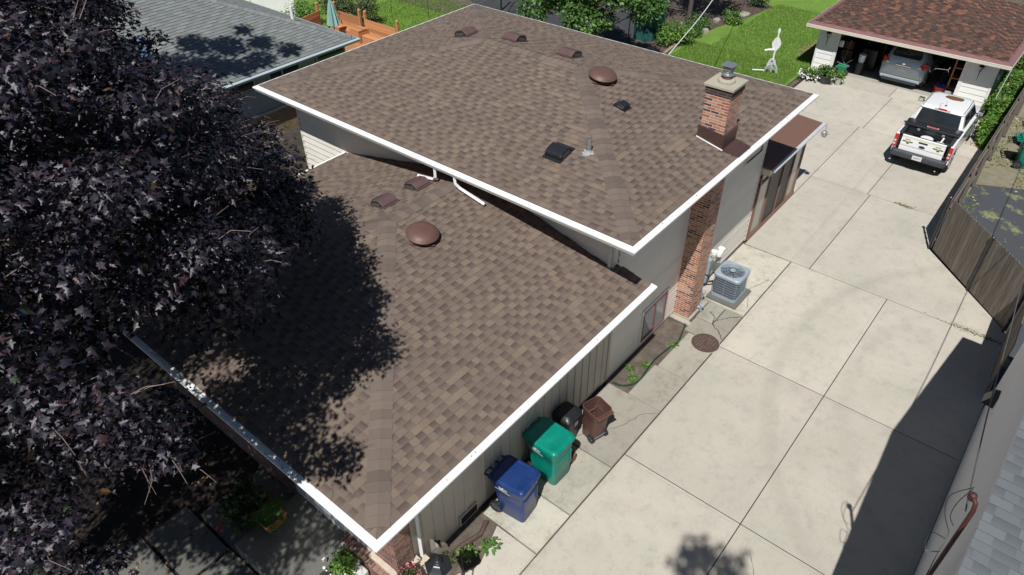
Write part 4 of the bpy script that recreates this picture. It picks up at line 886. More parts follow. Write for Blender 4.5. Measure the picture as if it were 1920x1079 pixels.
# rake trim and roof
ks = (ZR-za)/(xa-XR); kl = .25
mb = MB(); mb.loft([[(xa, y, za), (XR, y, ZR), (xb, y, ZR-kl*(XR-xb)), (xb, y, ZR-.1-kl*(XR-xb)), (XR, y, ZR-.1), (xa, y, za-.1)] for y in (-1.24, -1.26)]); mb.build('rake_trim', M_WHITE, nb, True)
mb = MB(); mb.loft([[(xa+.02, y, za-.01), (XR, y, ZR-.012), (xb, y, ZR-.012-kl*(XR-xb)), (xb, y, ZR-.08-kl*(XR-xb)), (XR, y, ZR-.08), (xa+.02, y, za-.08)] for y in (-1.262, -10.3)])
rf = mb.build('roof', M_DARK, nb, True)
l1 = math.hypot(xa-XR, ZR-za); l2 = math.hypot(XR-xb, kl*(XR-xb))
shingles('roof_slope', (xb, -1.24, ZR-kl*(XR-xb)), (0, -1, 0), (XR-xb, 0, kl*(XR-xb)), l2, lambda v: 0, lambda v: 9, .143, (.16, .34), M_GRAY2, rf, 51)
shingles('roof_slope', (xa, -10.24, za), (0, 1, 0), (XR-xa, 0, ZR-za), l1, lambda v: 0, lambda v: 9, .143, (.16, .34), M_GRAY2, rf, 52)
mb = MB(); capline(mb, (XR, -1.25, ZR), (XR, -10.2, ZR), (-1, 0, -kl), (1, 0, -ks), .15, seed=9); mb.build('ridge_cap', M_GRAY2, rf, True)
mb = MB(); mb.box(xb, 16.02, -1.36, -1.29, -.05, .12); mb.build('foundation', M_CON2, nb, True) if False else None
mb = MB(); mb.hexa([(14.3, -1.3, 1.55), (14.62, -1.3, 1.55), (14.62, -1.06, 1.6), (14.3, -1.06, 1.6), (14.3, -1.3, 1.85), (14.62, -1.3, 1.85), (14.6, -1.2, 1.85), (14.32, -1.2, 1.85)])
mb.build('wall_light', M_BLKM, nb, True, bevel=.01)
M_RUSTP = pm('red_brown_pipe', (.07, .022, .018), .55, .2, 9, dirt=(.07, .03, .025), dscale=6)
mb = MB(); mb.tube([(8.0, -1.14, 0), (8.0, -1.14, 4.98), (8.02, -1.12, 5.1), (8.1, -1.06, 5.13)], .031, 12); ms = mb.build('service_mast', M_RUSTP, nb, True, smooth=True)
mb = MB(); mb.lathe([(.045, 0), (.058, .03), (.048, .1), (.02, .12)], (8.1, -1.06, 5.06), 12); mb.build('weatherhead', M_RUSTP, ms, True, smooth=True)
def bez(pts, n=14):
    out_ = []
    P = [Vector(p) for p in pts]; P = [P[0]]+P+[P[-1]]
    for i in range(1, len(P)-2):
        for j in range(n):
            t_ = j/n; a, b, c, d = P[i-1], P[i], P[i+1], P[i+2]
            out_.append(.5*((2*b)+(c-a)*t_+(2*a-5*b+4*c-d)*t_*t_+(3*b-a-3*c+d)*t_**3))
    out_.append(P[-2]); return out_
for pts, r in (([(8.1, -1.02, 5.28), (8.2, -.86, 4.85), (8.1, -.9, 4.6), (8.0, -1.05, 4.4)], .006), ([(8.1, -1.02, 5.25), (8.1, -.96, 4.9), (8.0, -.96, 4.7), (8.0, -1.05, 4.55)], .006), ([(7.95, -1.05, 4.3), (8.05, -.88, 4.15), (7.9, -.92, 3.95), (7.95, -1.08, 4.0)], .006), ([(8.0, -1.05, 4.4), (7.6, -1.05, 3.9), (7.5, -1.12, 3.0)], .006)):
    mb = MB(); mb.tube(bez(pts, 8), r, 6); mb.build('service_loop', M_BLACKP, ms, True)
def wire(label, pts, r, mat, cat='wire', name='overhead_wire', n=14):
    mb = MB(); mb.tube(bez(pts, n), r, 6); mb.build(name, mat, label=label, cat=cat)
wire('thin dark service wire running from the red-brown mast over the fence', [(8.05, -1.08, 4.85), (10.9, -.97, 4.2), (13.9, -.87, 3.68), (17.7, -.7, 3.3), (24, -.5, 3.2), (45, .2, 4.2)], .011, pm('wire_grey', (.1, .1, .1), .6))
wire('white overhead wire rising from the far eave across the lawn', [(19.1, 9.82, 5.2), (25.2, 11.5, 5.0), (34, 14.3, 5.0), (60, 22.5, 6)], .016, M_WHITE)
wire('thin dark overhead wire high above the back lawn', [(40, -2, 6.5), (36, 14, 6.0), (33, 45, 7.5)], .012, M_BLACKP) if False else None
# ------------------------------------------------------------------ NEIGHBOUR HOUSE ON THE LEFT
nl = thing('neighbour_bungalow', 'single-storey house with a grey shingle hip roof and blue-grey siding at top left', 'house', (11, 24.2, 0))
NE, NZ, NS = 23.68, 2.82, .45; NX1 = 18.35; NX0 = 2.5; NW = 6.6
lk = math.sqrt(1+NS*NS)
rfl = MB(); P_ = [(NX0, NE, NZ-.02), (NX1, NE, NZ-.02), (NX1, NE+2*NW, NZ-.02), (NX0, NE+2*NW, NZ-.02), (NX0, NE+NW, NZ+NS*NW-.02), (NX1-NW, NE+NW, NZ+NS*NW-.02)]
for q in ((0, 1, 5, 4), (1, 2, 5), (2, 3, 4, 5), (3, 0, 4)): rfl.face([P_[i] for i in q])
rf = rfl.build('roof', M_DARK, nl, True)
shingles('roof_slope', (NX0, NE, NZ), (1, 0, 0), (0, 1, NS), NW*lk, lambda v: 0, lambda v: NX1-NX0-v/lk, .15, (.3, .36), M_GRAY, rf, 61, .016)
shingles('roof_slope', (NX1, NE, NZ), (0, 1, 0), (-1, 0, NS), NW*lk, lambda v: v/lk, lambda v: 2*NW-v/lk, .15, (.3, .36), M_GRAY, rf, 62, .016)
mb = MB(); capline(mb, (NX1, NE, NZ), (NX1-NW, NE+NW, NZ+NS*NW), (.7, .7, -NS*.7), (-.7, -.7, -NS*.7), .17, .2, seed=3, lift=.05); capline(mb, (NX1-NW, NE+NW, NZ+NS*NW), (NX0, NE+NW, NZ+NS*NW), (0, 1, -NS), (0, -1, -NS), .17, .2, seed=4)
mb.build('ridge_cap', M_GRAY, rf, True)
M_GUTB = pm('grey_blue_gutter', (.42, .5, .54), .4, .06, 3)
mb = MB(); mb.sweep([(NX0, NE, NZ), (NX1, NE, NZ), (NX1, NE+2*NW, NZ)], GUT); mb.build('gutter', M_GUTB, rf, True)
mb = MB(); mb.face([(NX0, NE, NZ-.15), (NX1, NE, NZ-.15), (NX1, NE+.6, NZ-.15), (NX0, NE+.6, NZ-.15)]); mb.build('soffit', M_SOF, rf, True)
for x, y in ((14.9, 0), (12.9, 0)):
    v = .55; mb = MB(); cx = NX1-.9-(x-12.9)*.3
for px, pyy, pz in ((17.2, 26.2, 0), (15.5, 28.9, 0)):
    zz = NZ+NS*(NX1-px); mb = MB(); mb.lathe([(.07, -.1), (.07, .55)], (px, pyy, zz), 12); mb.build('vent_pipe', M_WHITE, rf, True, smooth=True)
M_BLUEGL = glass_mat('skylight_glass', (.1, .2, .32), .05)
mb = MB(); sk0 = Vector((10.3, 25.5, NZ+NS*(25.5-NE)+.05)); 
mb.hexa([tuple(sk0+Vector((a, b, b*NS+c))) for c in (0, .1) for a, b in ((0, 0), (.7, 0), (.7, 1.1), (0, 1.1))]); sk1 = mb.build('skylight', M_BLKM, rf, True)
mb = MB(); mb.face([tuple(sk0+Vector((a, b, b*NS+.105))) for a, b in ((.06, .06), (.64, .06), (.64, 1.04), (.06, 1.04))]); mb.build('glass', M_BLUEGL, sk1, True)
mb = MB(); mb.box(NX0+.6, NX1-.55, 24.25, 24.4, 0, NZ-.15); mb.box(NX1-.7, NX1-.55, 24.4, NE+2*NW-.6, 0, NZ-.15); wl = mb.build('wall', M_SIDEB, nl, True)
mb = MB(); siding(mb, (NX0+.6, 24.25), (NX1-.55, 24.25), 1.08, 2.05, (0, -1), .16); mb.build('lap_siding', M_SIDEB, wl, True)
mb = MB(); mb.box(NX0+.6, NX1-.52, 24.15, 24.249, -.05, .98); mb.build('brick_base', M_TANBR, wl, True)
mb = MB(); mb.box(NX0+.6, NX1-.5, 24.12, 24.249, .98, 1.07); mb.build('ledge', pm('grey_trim', (.4, .42, .43), .6), wl, True)
for x in (12.2, 14.3, 16.6):
    mb = MB(); mb.box(x, x+1.5, 24.2, 24.3, 2.08, 2.6); fr = mb.build('window', pm('grey_trim', (.4, .42, .43), .6), wl, True)
    mb = MB(); mb.box(x+.08, x+1.42, 24.19, 24.2, 2.14, 2.55); mb.build('pane', M_GLASS, fr, True)
mb = MB(); mb.tube([(14.9, 24.15, 2.6), (14.9, 24.15, 1.1)], .035, 6); mb.build('downspout', M_GUTB, wl, True)
# ------------------------------------------------------------------ DECK, UMBRELLA, WHITE FENCE, LIGHT POLES
dk = thing('wooden_deck', 'orange stained wooden deck with built-in benches at the top left', 'deck', (21.5, 30, 0))
mb = MB()
for i in range(38):
    mb.t = R_.random(); y = 26.6+i*.145; mb.box(19.2, 23.4, y, y+.138, .06, .1)
mb.build('floor', M_DECK, dk, True)
def panel(A, B, h0, h1, lab=None):
    A = Vector((*A, 0)); B = Vector((*B, 0)); d = (B-A).normalized(); n_ = Vector((-d.y, d.x, 0)); mb = MB(); z = h0; k = Vector((0, 0, 1))
    while z < h1-.02:
        mb.t = R_.random(); q = [A, B, B+n_*.04, A+n_*.04]; mb.hexa([x+k*z for x in q]+[x+k*(z+.13) for x in q]); z += .14
    mb.build('back_panel', M_DECK, dk, True)
panel((23.42, 29.75), (23.42, 31.6), .3, 1.15); panel((23.42, 27.0), (23.42, 29.3), .3, 1.15); panel((20.2, 31.65), (22.8, 32.2), .3, 1.15)
for x, y in ((22.8, 32.3), (23.45, 31.7), (23.45, 29.72), (23.45, 29.28), (23.45, 26.9)):
    mb = MB(); mb.box(x-.06, x+.06, y-.06, y+.06, 0, 1.42); mb.lathe([(.06, 1.42), (.085, 1.46), (.07, 1.52), (.02, 1.56)], (x, y, 0), 10); mb.build('post', M_DECK, dk, True)
def bench(x0, x1, y0, y1, h=.5):
    mb = MB(); mb.box(x0, x1, y0, y1, .1, h-.04); b_ = mb.build('bench', M_DECK, dk, True)
    mb = MB(); n = int((x1-x0)/.14)
    for i in range(max(1, n)): mb.t = R_.random(); mb.box(x0+i*.14-.01, x0+i*.14+.12, y0-.02, y1+.02, h-.04+.002, h)
    mb.build('seat', M_DECK, b_, True)
bench(22.85, 23.4, 29.8, 31.5); bench(22.85, 23.4, 27.1, 29.0); bench(20.4, 22.6, 31.1, 31.6); bench(22.7, 23.38, 29.05, 29.75, .75)
um = thing('patio_umbrella', 'folded teal patio umbrella standing on the orange deck', 'umbrella', (22.2, 30.3, .1))
mb = MB(); mb.tube([(22.2, 30.3, .1), (22.2, 30.3, 2.25)], .022, 8); mb.build('pole', M_BLKM, um, True)
mb = MB(); secs = []
for z, r in ((.95, .27), (1.0, .25), (1.4, .2), (1.9, .12), (2.2, .04)):
    secs.append([(22.2+r*(1+.28*math.cos(8*a))*math.cos(a), 30.3+r*(1+.28*math.cos(8*a))*math.sin(a), z+(.06*math.cos(8*a) if z < 1 else 0)) for a in [2*PI*i/48 for i in range(48)]])
mb.loft(secs); mb.build('canopy', pm('teal_fabric', (.25, .45, .43), .85, .12, 6), um, True, smooth=True)
wf = thing('vinyl_fence', 'white vinyl fence with shadows on it behind the grey hip roof', 'fence', (21.5, 38, 0))
def wfp(A, B):
    A = Vector((*A, 0)); B = Vector((*B, 0)); L_ = (B-A).length; d = (B-A)/L_; n_ = Vector((-d.y, d.x, 0)); k = Vector((0, 0, 1)); mb = MB(); u = 0
    while u < L_: q = [A+d*u, A+d*(u+.145), A+d*(u+.145)+n_*.03, A+d*u+n_*.03]; mb.hexa([x+k*.1 for x in q]+[x+k*1.7 for x in q]); u += .15
    mb.build('panel', M_WHITE, wf, True); mb = MB()
    for z in (.08, 1.7): q = [A-n_*.02, B-n_*.02, B+n_*.05, A+n_*.05]; mb.hexa([x+k*z for x in q]+[x+k*(z+.1) for x in q])
    mb.build('rail', M_WHITE, wf, True)
    for i in range(int(L_/2.4)+1):
        p = A+d*min(L_, i*2.4); mb = MB(); mb.box(p.x-.07, p.x+.07, p.y-.07, p.y+.07, 0, 1.95); mb.build('post', M_WHITE, wf, True)
wfp((23.4, 35.2), (14, 46))
poles = [(26.9, 31.2, 2.1), (28.0, 29.4, 2.2), (25.9, 32.6, 2.0)]
labs = ['thin black shepherd pole in the middle of the three string-light poles', 'thin black hooked pole nearest the big roof among the string-light poles', 'thin black pole closest to the deck posts holding the string lights']
for (x, y, h), lb in zip(poles, labs):
    mb = MB(); mb.tube(bez([(x, y, 0), (x, y, h*.6), (x, y, h), (x+.08, y+.08, h+.16), (x+.2, y+.18, h+.12), (x+.22, y+.2, h-.02)], 5), .014, 6); mb.build('light_pole', M_BLKM, label=lb, cat='pole', group='string light poles')
st = thing('string_lights', 'drooping string of small bulbs hung between thin black poles', 'string lights', (26.9, 31.2, 2))
pp = []
for a, b in ((poles[2], poles[0]), (poles[0], poles[1])):
    for i in range(9):
        t_ = i/8; pp.append((a[0]+(b[0]-a[0])*t_, a[1]+(b[1]-a[1])*t_, a[2]+(b[2]-a[2])*t_-.5*math.sin(PI*t_)))
mb = MB(); mb.tube(pp, .01, 4); mb.build('cord', M_BLACKP, st, True)
for i, p in enumerate(pp):
    if i % 3 == 1:
        mb = MB(); mb.lathe([(.012, 0), (.02, -.03), (.035, -.08), (.025, -.12), (.005, -.13)], p, 8); mb.build('bulb', M_GLASSG, st, True)
# black fence at the court, green cover
bf = thing('black_rail_fence', 'low black pipe rail fence along the dark court behind the far eave', 'fence', (29.5, 18.7, 0))
for x, y in ((28.5, 20.6), (30.2, 18.9), (32.0, 18.9)):
    mb = MB(); mb.tube([(x, y, 0), (x, y, 1.15)], .03, 8); mb.build('post', M_BLKM, bf, True)
mb = MB(); mb.tube([(28.5, 20.6, 1.15), (30.2, 18.9, 1.15), (32.0, 18.9, 1.15)], .024, 8); mb.build('rail', M_BLKM, bf, True)
tp = thing('black_goal_frame', 'black metal pole and net frame at the corner of the lawn and the court', 'frame', (31.4, 27.2, 0))
mb = MB(); mb.tube([(31.4, 27.0, 0), (31.4, 27.0, 2.4)], .05, 8); mb.build('pole', M_BLKM, tp, True)
mb = MB(); mb.tube(bez([(31.4, 26.5, 0), (31.6, 26.1, .6), (32.4, 25.5, .8), (34, 24.8, .85)], 6), .03, 6); mb.tube([(31.4, 27, .9), (29.6, 28.6, .05)], .025, 6); mb.build('frame_bar', M_BLKM, tp, True)
mb = MB(); n = 40; secs = []
for z, f in ((-.02, 1.04), (.6, 1), (1.35, .96), (1.65, .8), (1.75, .35)):
    secs.append([(33.1+(.85*f*(1+.05*math.cos(9*a)))*math.copysign(abs(math.cos(a))**.6, math.cos(a)), 18.35+(.6*f*(1+.05*math.sin(11*a)))*math.copysign(abs(math.sin(a))**.6, math.sin(a)), z) for a in [2*PI*i/n for i in range(n)]])
mb.loft(secs); mb.build('grill_cover', pm('dark_green_canvas', (.01, .075, .065), .75, .25, 4), smooth=True, label='tall dark green canvas cover draped over outdoor gear', cat='cover')
# white lawn ornament: mast with a rounded diamond panel over leaning rounded panels
wo = thing('lawn_ornament', 'white openwork plastic figure standing alone on the back lawn', 'lawn ornament', (32.5, 11.4, -.03))
ox, oy = 32.5, 11.4; M_WP = pm('white_plastic', (.78, .78, .78), .4, .05, 5)
ax = Vector((.36, -.93, 0)).normalized()   # faces the driveway side
def flat(name, prof, z0, off, lean=0, th=.03, holes=(), par=wo, yaw=0):
    u = Vector((math.cos(yaw)*ax.x-math.sin(yaw)*ax.y, math.sin(yaw)*ax.x+math.cos(yaw)*ax.y, 0)); n_ = Vector((-u.y, u.x, 0))*-1
    mb = MB(); base = Vector((ox, oy, z0))+u*off[0]-n_*off[1]
    f = lambda a, b, t_: tuple(base+u*a+Vector((0, 0, b*math.cos(lean)))+n_*(b*math.sin(lean)+t_))
    mb.loft([[f(a, b, t_) for a, b in prof] for t_ in (0, th)]); o = mb.build(name, M_WP, par, True, bevel=.006)
    if holes:
        mb = MB()
        for (hx_, hz, r) in holes:
            for t_ in (-.003, th+.003): mb.face([f(hx_+r*math.cos(q)*.8, hz+r*math.sin(q)*1.1, t_) for q in [2*PI*i/9 for i in range(9)]])
        mb.build('cutout', pm('dark_cutout', (.02, .05, .02), .9), o, True)
arch = lambda w_, h: [(-w_, 0), (-w_*.55, 0), (-w_*.4, h*.35), (w_*.4, h*.35), (w_*.55, 0), (w_, 0), (w_, h*.55), (w_*.75, h*.85), (w_*.3, h), (-w_*.3, h), (-w_*.75, h*.85), (-w_, h*.55)]
flat('base_panel', arch(.2, .7), 0, (-.03, 0), .25, holes=[(0, .55, .05), (-.06, .42, .04), (.07, .44, .04), (0, .34, .05)]); flat('base_panel', arch(.18, .5), 0, (.2, -.05), .3, holes=[(0, .4, .04), (.05, .3, .03)], yaw=-.5); flat('base_panel', arch(.17, .45), 0, (-.2, .05), .35, yaw=.6)
mb = MB(); mb.tube([(ox, oy, 0), (ox, oy, 1.0), (ox, oy, 1.95)], [.045, .04, .035], 10); mb.build('mast', M_WP, wo, True)
di = [(.2*math.copysign(abs(math.cos(q))**1.5, math.cos(q)), .36+.36*math.copysign(abs(math.sin(q))**1.4, math.sin(q))) for q in [2*PI*i/24 for i in range(24)]]
flat('top_panel', di, .92, (0, .06), .05, holes=[(0, .2, .02), (0, .42, .02), (0, .62, .02)])
flat('top_knob', [(.06*math.cos(q), .12+.12*math.sin(q)) for q in [2*PI*i/16 for i in range(16)]], 1.75, (0, .03))
mb = MB(); mb.tube([(ox-.04*ax.x, oy-.04*ax.y, 1.02), (ox-.28*ax.x, oy-.28*ax.y, 1.0), (ox-.45*ax.x, oy-.45*ax.y, .95)], .05, 8); mb.tube([(ox-.2*ax.x-.1, oy-.2*ax.y, .06), (ox-.75*ax.x-.2, oy-.75*ax.y, .06)], .03, 8); mb.build('side_arm', M_WP, wo, True)
# ------------------------------------------------------------------ GARAGE
G = thing('detached_garage', 'detached two-car garage with an open door and red-brown shingles', 'garage', (34, 6.4, 0))
gx0, gx1, gy0, gy1 = 34.0, 41.2, 2.76, 10.05; ge = (33.3, 41.9, 2.3, 10.52); gz, gs = 2.2, .3
dy0, dy1, dh = 3.95, 9.15, 2.02
mb = MB(); mb.box(gx0, gx1, gy0, gy0+.12, 0, gz-.05); mb.box(gx0, gx1, gy1-.12, gy1, 0, gz-.05); mb.box(gx1-.12, gx1, gy0+.12, gy1-.12, 0, gz-.05)
mb.box(gx0, gx0+.12, gy0+.12, dy0, 0, gz-.05); mb.box(gx0, gx0+.12, dy1, gy1-.12, 0, gz-.05); mb.box(gx0, gx0+.12, dy0, dy1, dh, gz-.05)
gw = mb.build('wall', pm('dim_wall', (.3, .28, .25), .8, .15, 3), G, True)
mb = MB(); siding(mb, (gx0, dy0-.12), (gx0, gy0), .1, gz-.05, (-1, 0), .24, .02); mb.build('front_siding', pm('garage_white_siding', (.8, .79, .77), .5, .03, 2), gw, True); mb = MB(); siding(mb, (gx0, gy1), (gx0, dy1+.12), .1, gz-.05, (-1, 0), .24, .02); mb.build('front_siding', pm('garage_white_siding', (.8, .79, .77), .5, .03, 2), gw, True)
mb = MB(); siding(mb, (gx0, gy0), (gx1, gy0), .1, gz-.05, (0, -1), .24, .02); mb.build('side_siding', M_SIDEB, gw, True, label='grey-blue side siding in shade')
mb = MB()
for y0, y1 in ((dy0-.12, dy0+.03), (dy1-.03, dy1+.12), (gy0-.03, gy0+.06), (gy1-.06, gy1+.03)): mb.box(gx0-.035, gx0-.003, y0, y1, 0, gz-.05)
mb.box(gx0-.035, gx0-.003, dy0, dy1, dh-.02, gz-.05); mb.build('door_trim', M_SIDEW, gw, True)
P_ = [(ge[0], ge[2], gz-.02), (ge[1], ge[2], gz-.02), (ge[1], ge[3], gz-.02), (ge[0], ge[3], gz-.02)]; gW = (ge[3]-ge[2])/2; gr = gz+gs*gW
P_ += [(ge[0]+gW, ge[2]+gW, gr-.02), (ge[1]-gW, ge[2]+gW, gr-.02)]
mb = MB()
for q in ((0, 1, 5, 4), (1, 2, 5), (2, 3, 4, 5), (3, 0, 4)): mb.face([P_[i] for i in q])
for q in ((3, 2, 1, 0),): mb.face([(P_[i][0], P_[i][1], gz-.1) for i in q])
gf = mb.build('roof', M_DARK, G, True)
lk = math.sqrt(1+gs*gs); ins = .2; zi = gz+gs*ins; wI = gW-ins; A0, A1, B0, B1 = ge[0]+ins, ge[1]-ins, ge[2]+ins, ge[3]-ins
shingles('roof_slope', (A0, B1, zi), (0, -1, 0), (1, 0, gs), wI*lk, lambda v: v/lk, lambda v: B1-B0-v/lk, .143, (.16, .32), M_SHG, gf, 71)
shingles('roof_slope', (A0, B0, zi), (1, 0, 0), (0, 1, gs), wI*lk, lambda v: v/lk, lambda v: A1-A0-v/lk, .143, (.16, .32), M_SHG, gf, 72)
shingles('roof_slope', (A1, B1, zi), (-1, 0, 0), (0, -1, gs), wI*lk, lambda v: v/lk, lambda v: A1-A0-v/lk, .143, (.16, .32), M_SHG, gf, 73)
mb = MB(); xm, xp, ym, yp = Vector((-1, 0, -gs)), Vector((1, 0, -gs)), Vector((0, -1, -gs)), Vector((0, 1, -gs))
capline(mb, (A0, B0, zi), (A0+wI, B0+wI, gr), hv(xm, yp), hv(ym, xp), .17, .2, seed=1); capline(mb, (A0, B1, zi), (A0+wI, B1-wI, gr), hv(xm, ym), hv(yp, xp), .17, .2, seed=3); mb.build('ridge_cap', M_SHG, gf, True)
mb = MB(); ring(mb, (ge[0], ge[1], ge[2], ge[3]), (A0+.05, A1-.05, B0+.05, B1-.05), 0)
for i, f in enumerate(mb.f):
    pass
mb.v = [(x, y, gz+gs*min(x-ge[0], ge[1]-x, y-ge[2], ge[3]-y)+.012) for x, y, z in mb.v]; mb.build('drip_edge', pm('mauve_metal_edge', (.24, .12, .12), .5, .12, 5), gf, True)
mb = MB(); mb.sweep([(ge[0], ge[2], gz), (ge[1], ge[2], gz), (ge[1], ge[3], gz), (ge[0], ge[3], gz)], [(-.02, .01), (.015, .008), (.02, -.02), (.015, -.05), (.015, -.13), (-.02, -.13)], True); mb.build('fascia', M_CREAM, gf, True)
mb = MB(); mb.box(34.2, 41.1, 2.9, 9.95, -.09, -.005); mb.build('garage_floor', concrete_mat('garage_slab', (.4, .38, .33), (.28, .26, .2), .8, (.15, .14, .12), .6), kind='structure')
def lantern(y, z, lb):
    t_ = thing('wall_lantern', lb, 'lantern', (gx0-.03, y, z), 0, 'wall lanterns on the garage front'); mb = MB(); x = gx0-.16
    mb.lathe([(.01, .32), (.035, .3), (.03, .25), (.12, .2), (.12, .18)], (x, y, z), 6); mb.lathe([(.07, .0), (.02, -.05), (.012, -.3), (.004, -.42)], (x, y, z), 6); mb.box(x, gx0-.005, y-.012, y+.012, z+.02, z+.05); mb.build('frame', M_BLKM, t_, True)
    mb = MB(); mb.lathe([(.06, 0), (.1, .18)], (x, y, z), 6); mb.build('glass', M_GLASSB, t_, True)
lantern(9.62, 1.62, 'black lantern on the wall left of the garage opening'); lantern(3.36, 1.62, 'black lantern on the wall right of the garage opening')
mb = MB(); Mx = Matrix.Translation((34.15, 2.7, 1.55)) @ Matrix.Rotation(PI/2, 4, 'X'); 
mp_ = thing('sun_plaque', 'round orange sun plaque with a pale crescent on the grey garage side', 'plaque', (34.3, 2.72, 1.5))
mb.lathe([(.02, .0), (.16, .005), (.16, .03), (.02, .04)], n=24, M=Matrix.Translation((34.3, 2.73, 1.5)) @ Matrix.Rotation(PI/2, 4, 'X')); mb.build('disc', pm('orange_clay', (.5, .2, .06), .6, .3, 20), mp_, True, smooth=True)
mb = MB(); n = 16; ins_ = [(34.3+.2*math.cos(a), 2.68, 1.5+.2*math.sin(a)) for a in [PI*.9+PI*1.2*i/n for i in range(n+1)]]; mb.tube(ins_, [.01+.04*math.sin(PI*i/n) for i in range(n+1)], 8); mb.build('crescent', M_SIDEW, mp_, True)
mb = MB(); mb.tube([(33.5, 2.42, .75), (34.3, 2.36, 1.85)], .014, 8); mb.build('leaning_pole', M_GALV, label='pale pole leaning among the weeds by the garage corner', cat='pole')
# inside the garage
def cyl_thing(name, lb, cat, c, prof, mat, n=20, group=None): mb = MB(); mb.lathe(prof, c, n); return mb.build(name, mat, smooth=True, label=lb, cat=cat, group=group)
cyl_thing('black_bin', 'black plastic bin under the white bucket in the garage', 'bin', (34.75, 8.15, 0), [(.17, 0), (.22, .5), (.23, .52)], M_BLACKP)
bk = thing('white_bucket', 'white plastic bucket standing on the black bin in the garage', 'bucket', (34.75, 8.15, .52)); mb = MB(); mb.lathe([(.13, .525), (.15, .86), (.165, .865), (.165, .9), (.15, .9), (.14, .6), (.01, .59)], (34.75, 8.15, 0), 24, cap=False); mb.build('pail', M_WP, bk, True, smooth=True)
mb = MB(); mb.tube([(34.75+.165*math.cos(a), 8.15+.165*math.sin(a), .84-.1*math.sin(a)) for a in [PI*i/8 for i in range(9)]], .006, 5); mb.build('handle', M_GALV, bk, True)
def cab(x0, x1, y0, y1, h, lb):
    t_ = thing('storage_cabinet', lb, 'cabinet', (x0, y0, 0), 0, 'black cabinets in the garage'); mb = MB(); mb.box(x0, x1, y0, y1, 0, h); mb.build('case', M_BLACKP, t_, True, bevel=.01)
    mb = MB(); mb.box(x0-.02, x0-.002, y0+.03, y1-.03, .08, h-.05); mb.build('door', M_BLKM, t_, True)
cab(35.4, 36.2, 7.7, 8.35, .95, 'low black cabinet beside the white bucket in the garage'); cab(36.4, 37.6, 7.6, 8.5, 1.3, 'taller black cabinet deep in the garage left of the car')
rl = thing('spreader_cart', 'green push spreader with crossed dark handles at the garage corner', 'spreader', (34.2, 8.75, 0))
mb = MB(); mb.loft([[(34.2+a*f, 8.72+b*f, z) for a, b in ((-.2, -.22), (.2, -.22), (.2, .22), (-.2, .22))] for z, f in ((.12, .5), (.42, 1), (.45, 1))]); mb.build('hopper', pm('green_plastic', (.02, .22, .12), .5), rl, True, bevel=.015)
mb = MB(); mb.tube([(34.15, 8.5, .2), (34.3, 8.9, .75)], .015, 6); mb.tube([(34.2, 8.95, .2), (34.35, 8.45, .7)], .015, 6); mb.tube([(34.0, 8.4, .5), (34.1, 9.0, .55)], .013, 6); mb.build('handle', M_GALV, rl, True)
for y in (8.46, 8.98): mb = MB(); mb.lathe([(.04, -.03), (.12, -.03), (.12, .03), (.04, .03)], n=16, M=Matrix.Translation((34.15, y, .12)) @ Matrix.Rotation(PI/2, 4, 'X')); mb.build('wheel', M_BLACKP, rl, True)
mb = MB(); mb.tube([(34.35, 8.85, .05), (34.5, 8.75, 1.5)], .014, 6); mb.build('rake_handle', pm('old_wood', (.25, .14, .08), .8), label='brown wooden tool handle leaning inside the left garage corner', cat='tool')
cyl_thing('hose_reel', 'coiled brown rope hanging high on the left garage wall', 'rope', (34.7, 9.3, 1.55), [(.16, 0), (.2, .04), (.16, .08), (.12, .08), (.11, .0)], pm('rope_brown', (.3, .16, .08), .9, .3, 20))
mb = MB(); mb.box(34.3, 34.42, 9.0, 9.2, 1.15, 1.45); mb.build('white_jug', M_WP, bevel=.03, label='white plastic jug hanging by the left garage door edge', cat='jug')
tb = thing('toy_tub', 'red and white tub filled with blue cloth at the right of the garage', 'tub', (34.75, 4.6, 0))
mb = MB(); mb.lathe([(.22, 0), (.32, .32), (.34, .34), (.33, .36), (.3, .33)], (34.75, 4.6, 0), 24, cap=False); mb.build('tub', pm('red_tub', (.45, .03, .03), .4), tb, True, smooth=True)
mb = MB(); mb.lathe([(.3, .3), (.28, .36), (.15, .43), (.02, .42)], (34.75, 4.6, 0), 14); mb.build('cloth', pm('blue_cloth', (.03, .1, .35), .8, .8, 6, dirt=(.6, .6, .62), dscale=5), tb, True, smooth=True)
sh = thing('wooden_shelf', 'orange-brown wooden rack against the right side of the garage opening', 'shelf', (34.9, 4.15, 0)); M_OW = pm('orange_wood', (.32, .14, .05), .6, .2, 8)
for y in (4.0, 4.35): 
    mb = MB(); mb.box(34.6, 34.66, y, y+.06, 0, 1.75); mb.build('upright', M_OW, sh, True)
for z in (.35, .8, 1.25, 1.65): mb = MB(); mb.box(34.59, 35.1, 4.0, 4.41, z, z+.04); mb.build('board', M_OW, sh, True)
mb = MB(); mb.box(34.35, 34.8, 4.02, 4.38, 0, .32); mb.build('cooler', pm('grey_plastic', (.35, .37, .38), .5), bevel=.03, label='pale grey cooler box at the right garage door jamb', cat='cooler')
mb = MB(); mb.lathe([(.25, -.05), (.25, .05)], n=20, M=Matrix.Translation((35.3, 5.0, .3)) @ Matrix.Rotation(1.2, 4, 'X')); mb.tube([(35.0, 4.8, .3), (35.4, 4.9, .95), (35.5, 4.6, 1.0)], .02, 6); mb.build('bicycle_wheel', M_BLACKP, label='black wheel and handlebar in the shade behind the toy tub', cat='bicycle') if False else None
M_CHROME = pm('chrome', (.8, .8, .82), .12, .03, 3, metal=1)
bi = thing('bicycle', 'black bicycle standing in the dark right part of the garage', 'bicycle', (35.6, 4.75, 0))
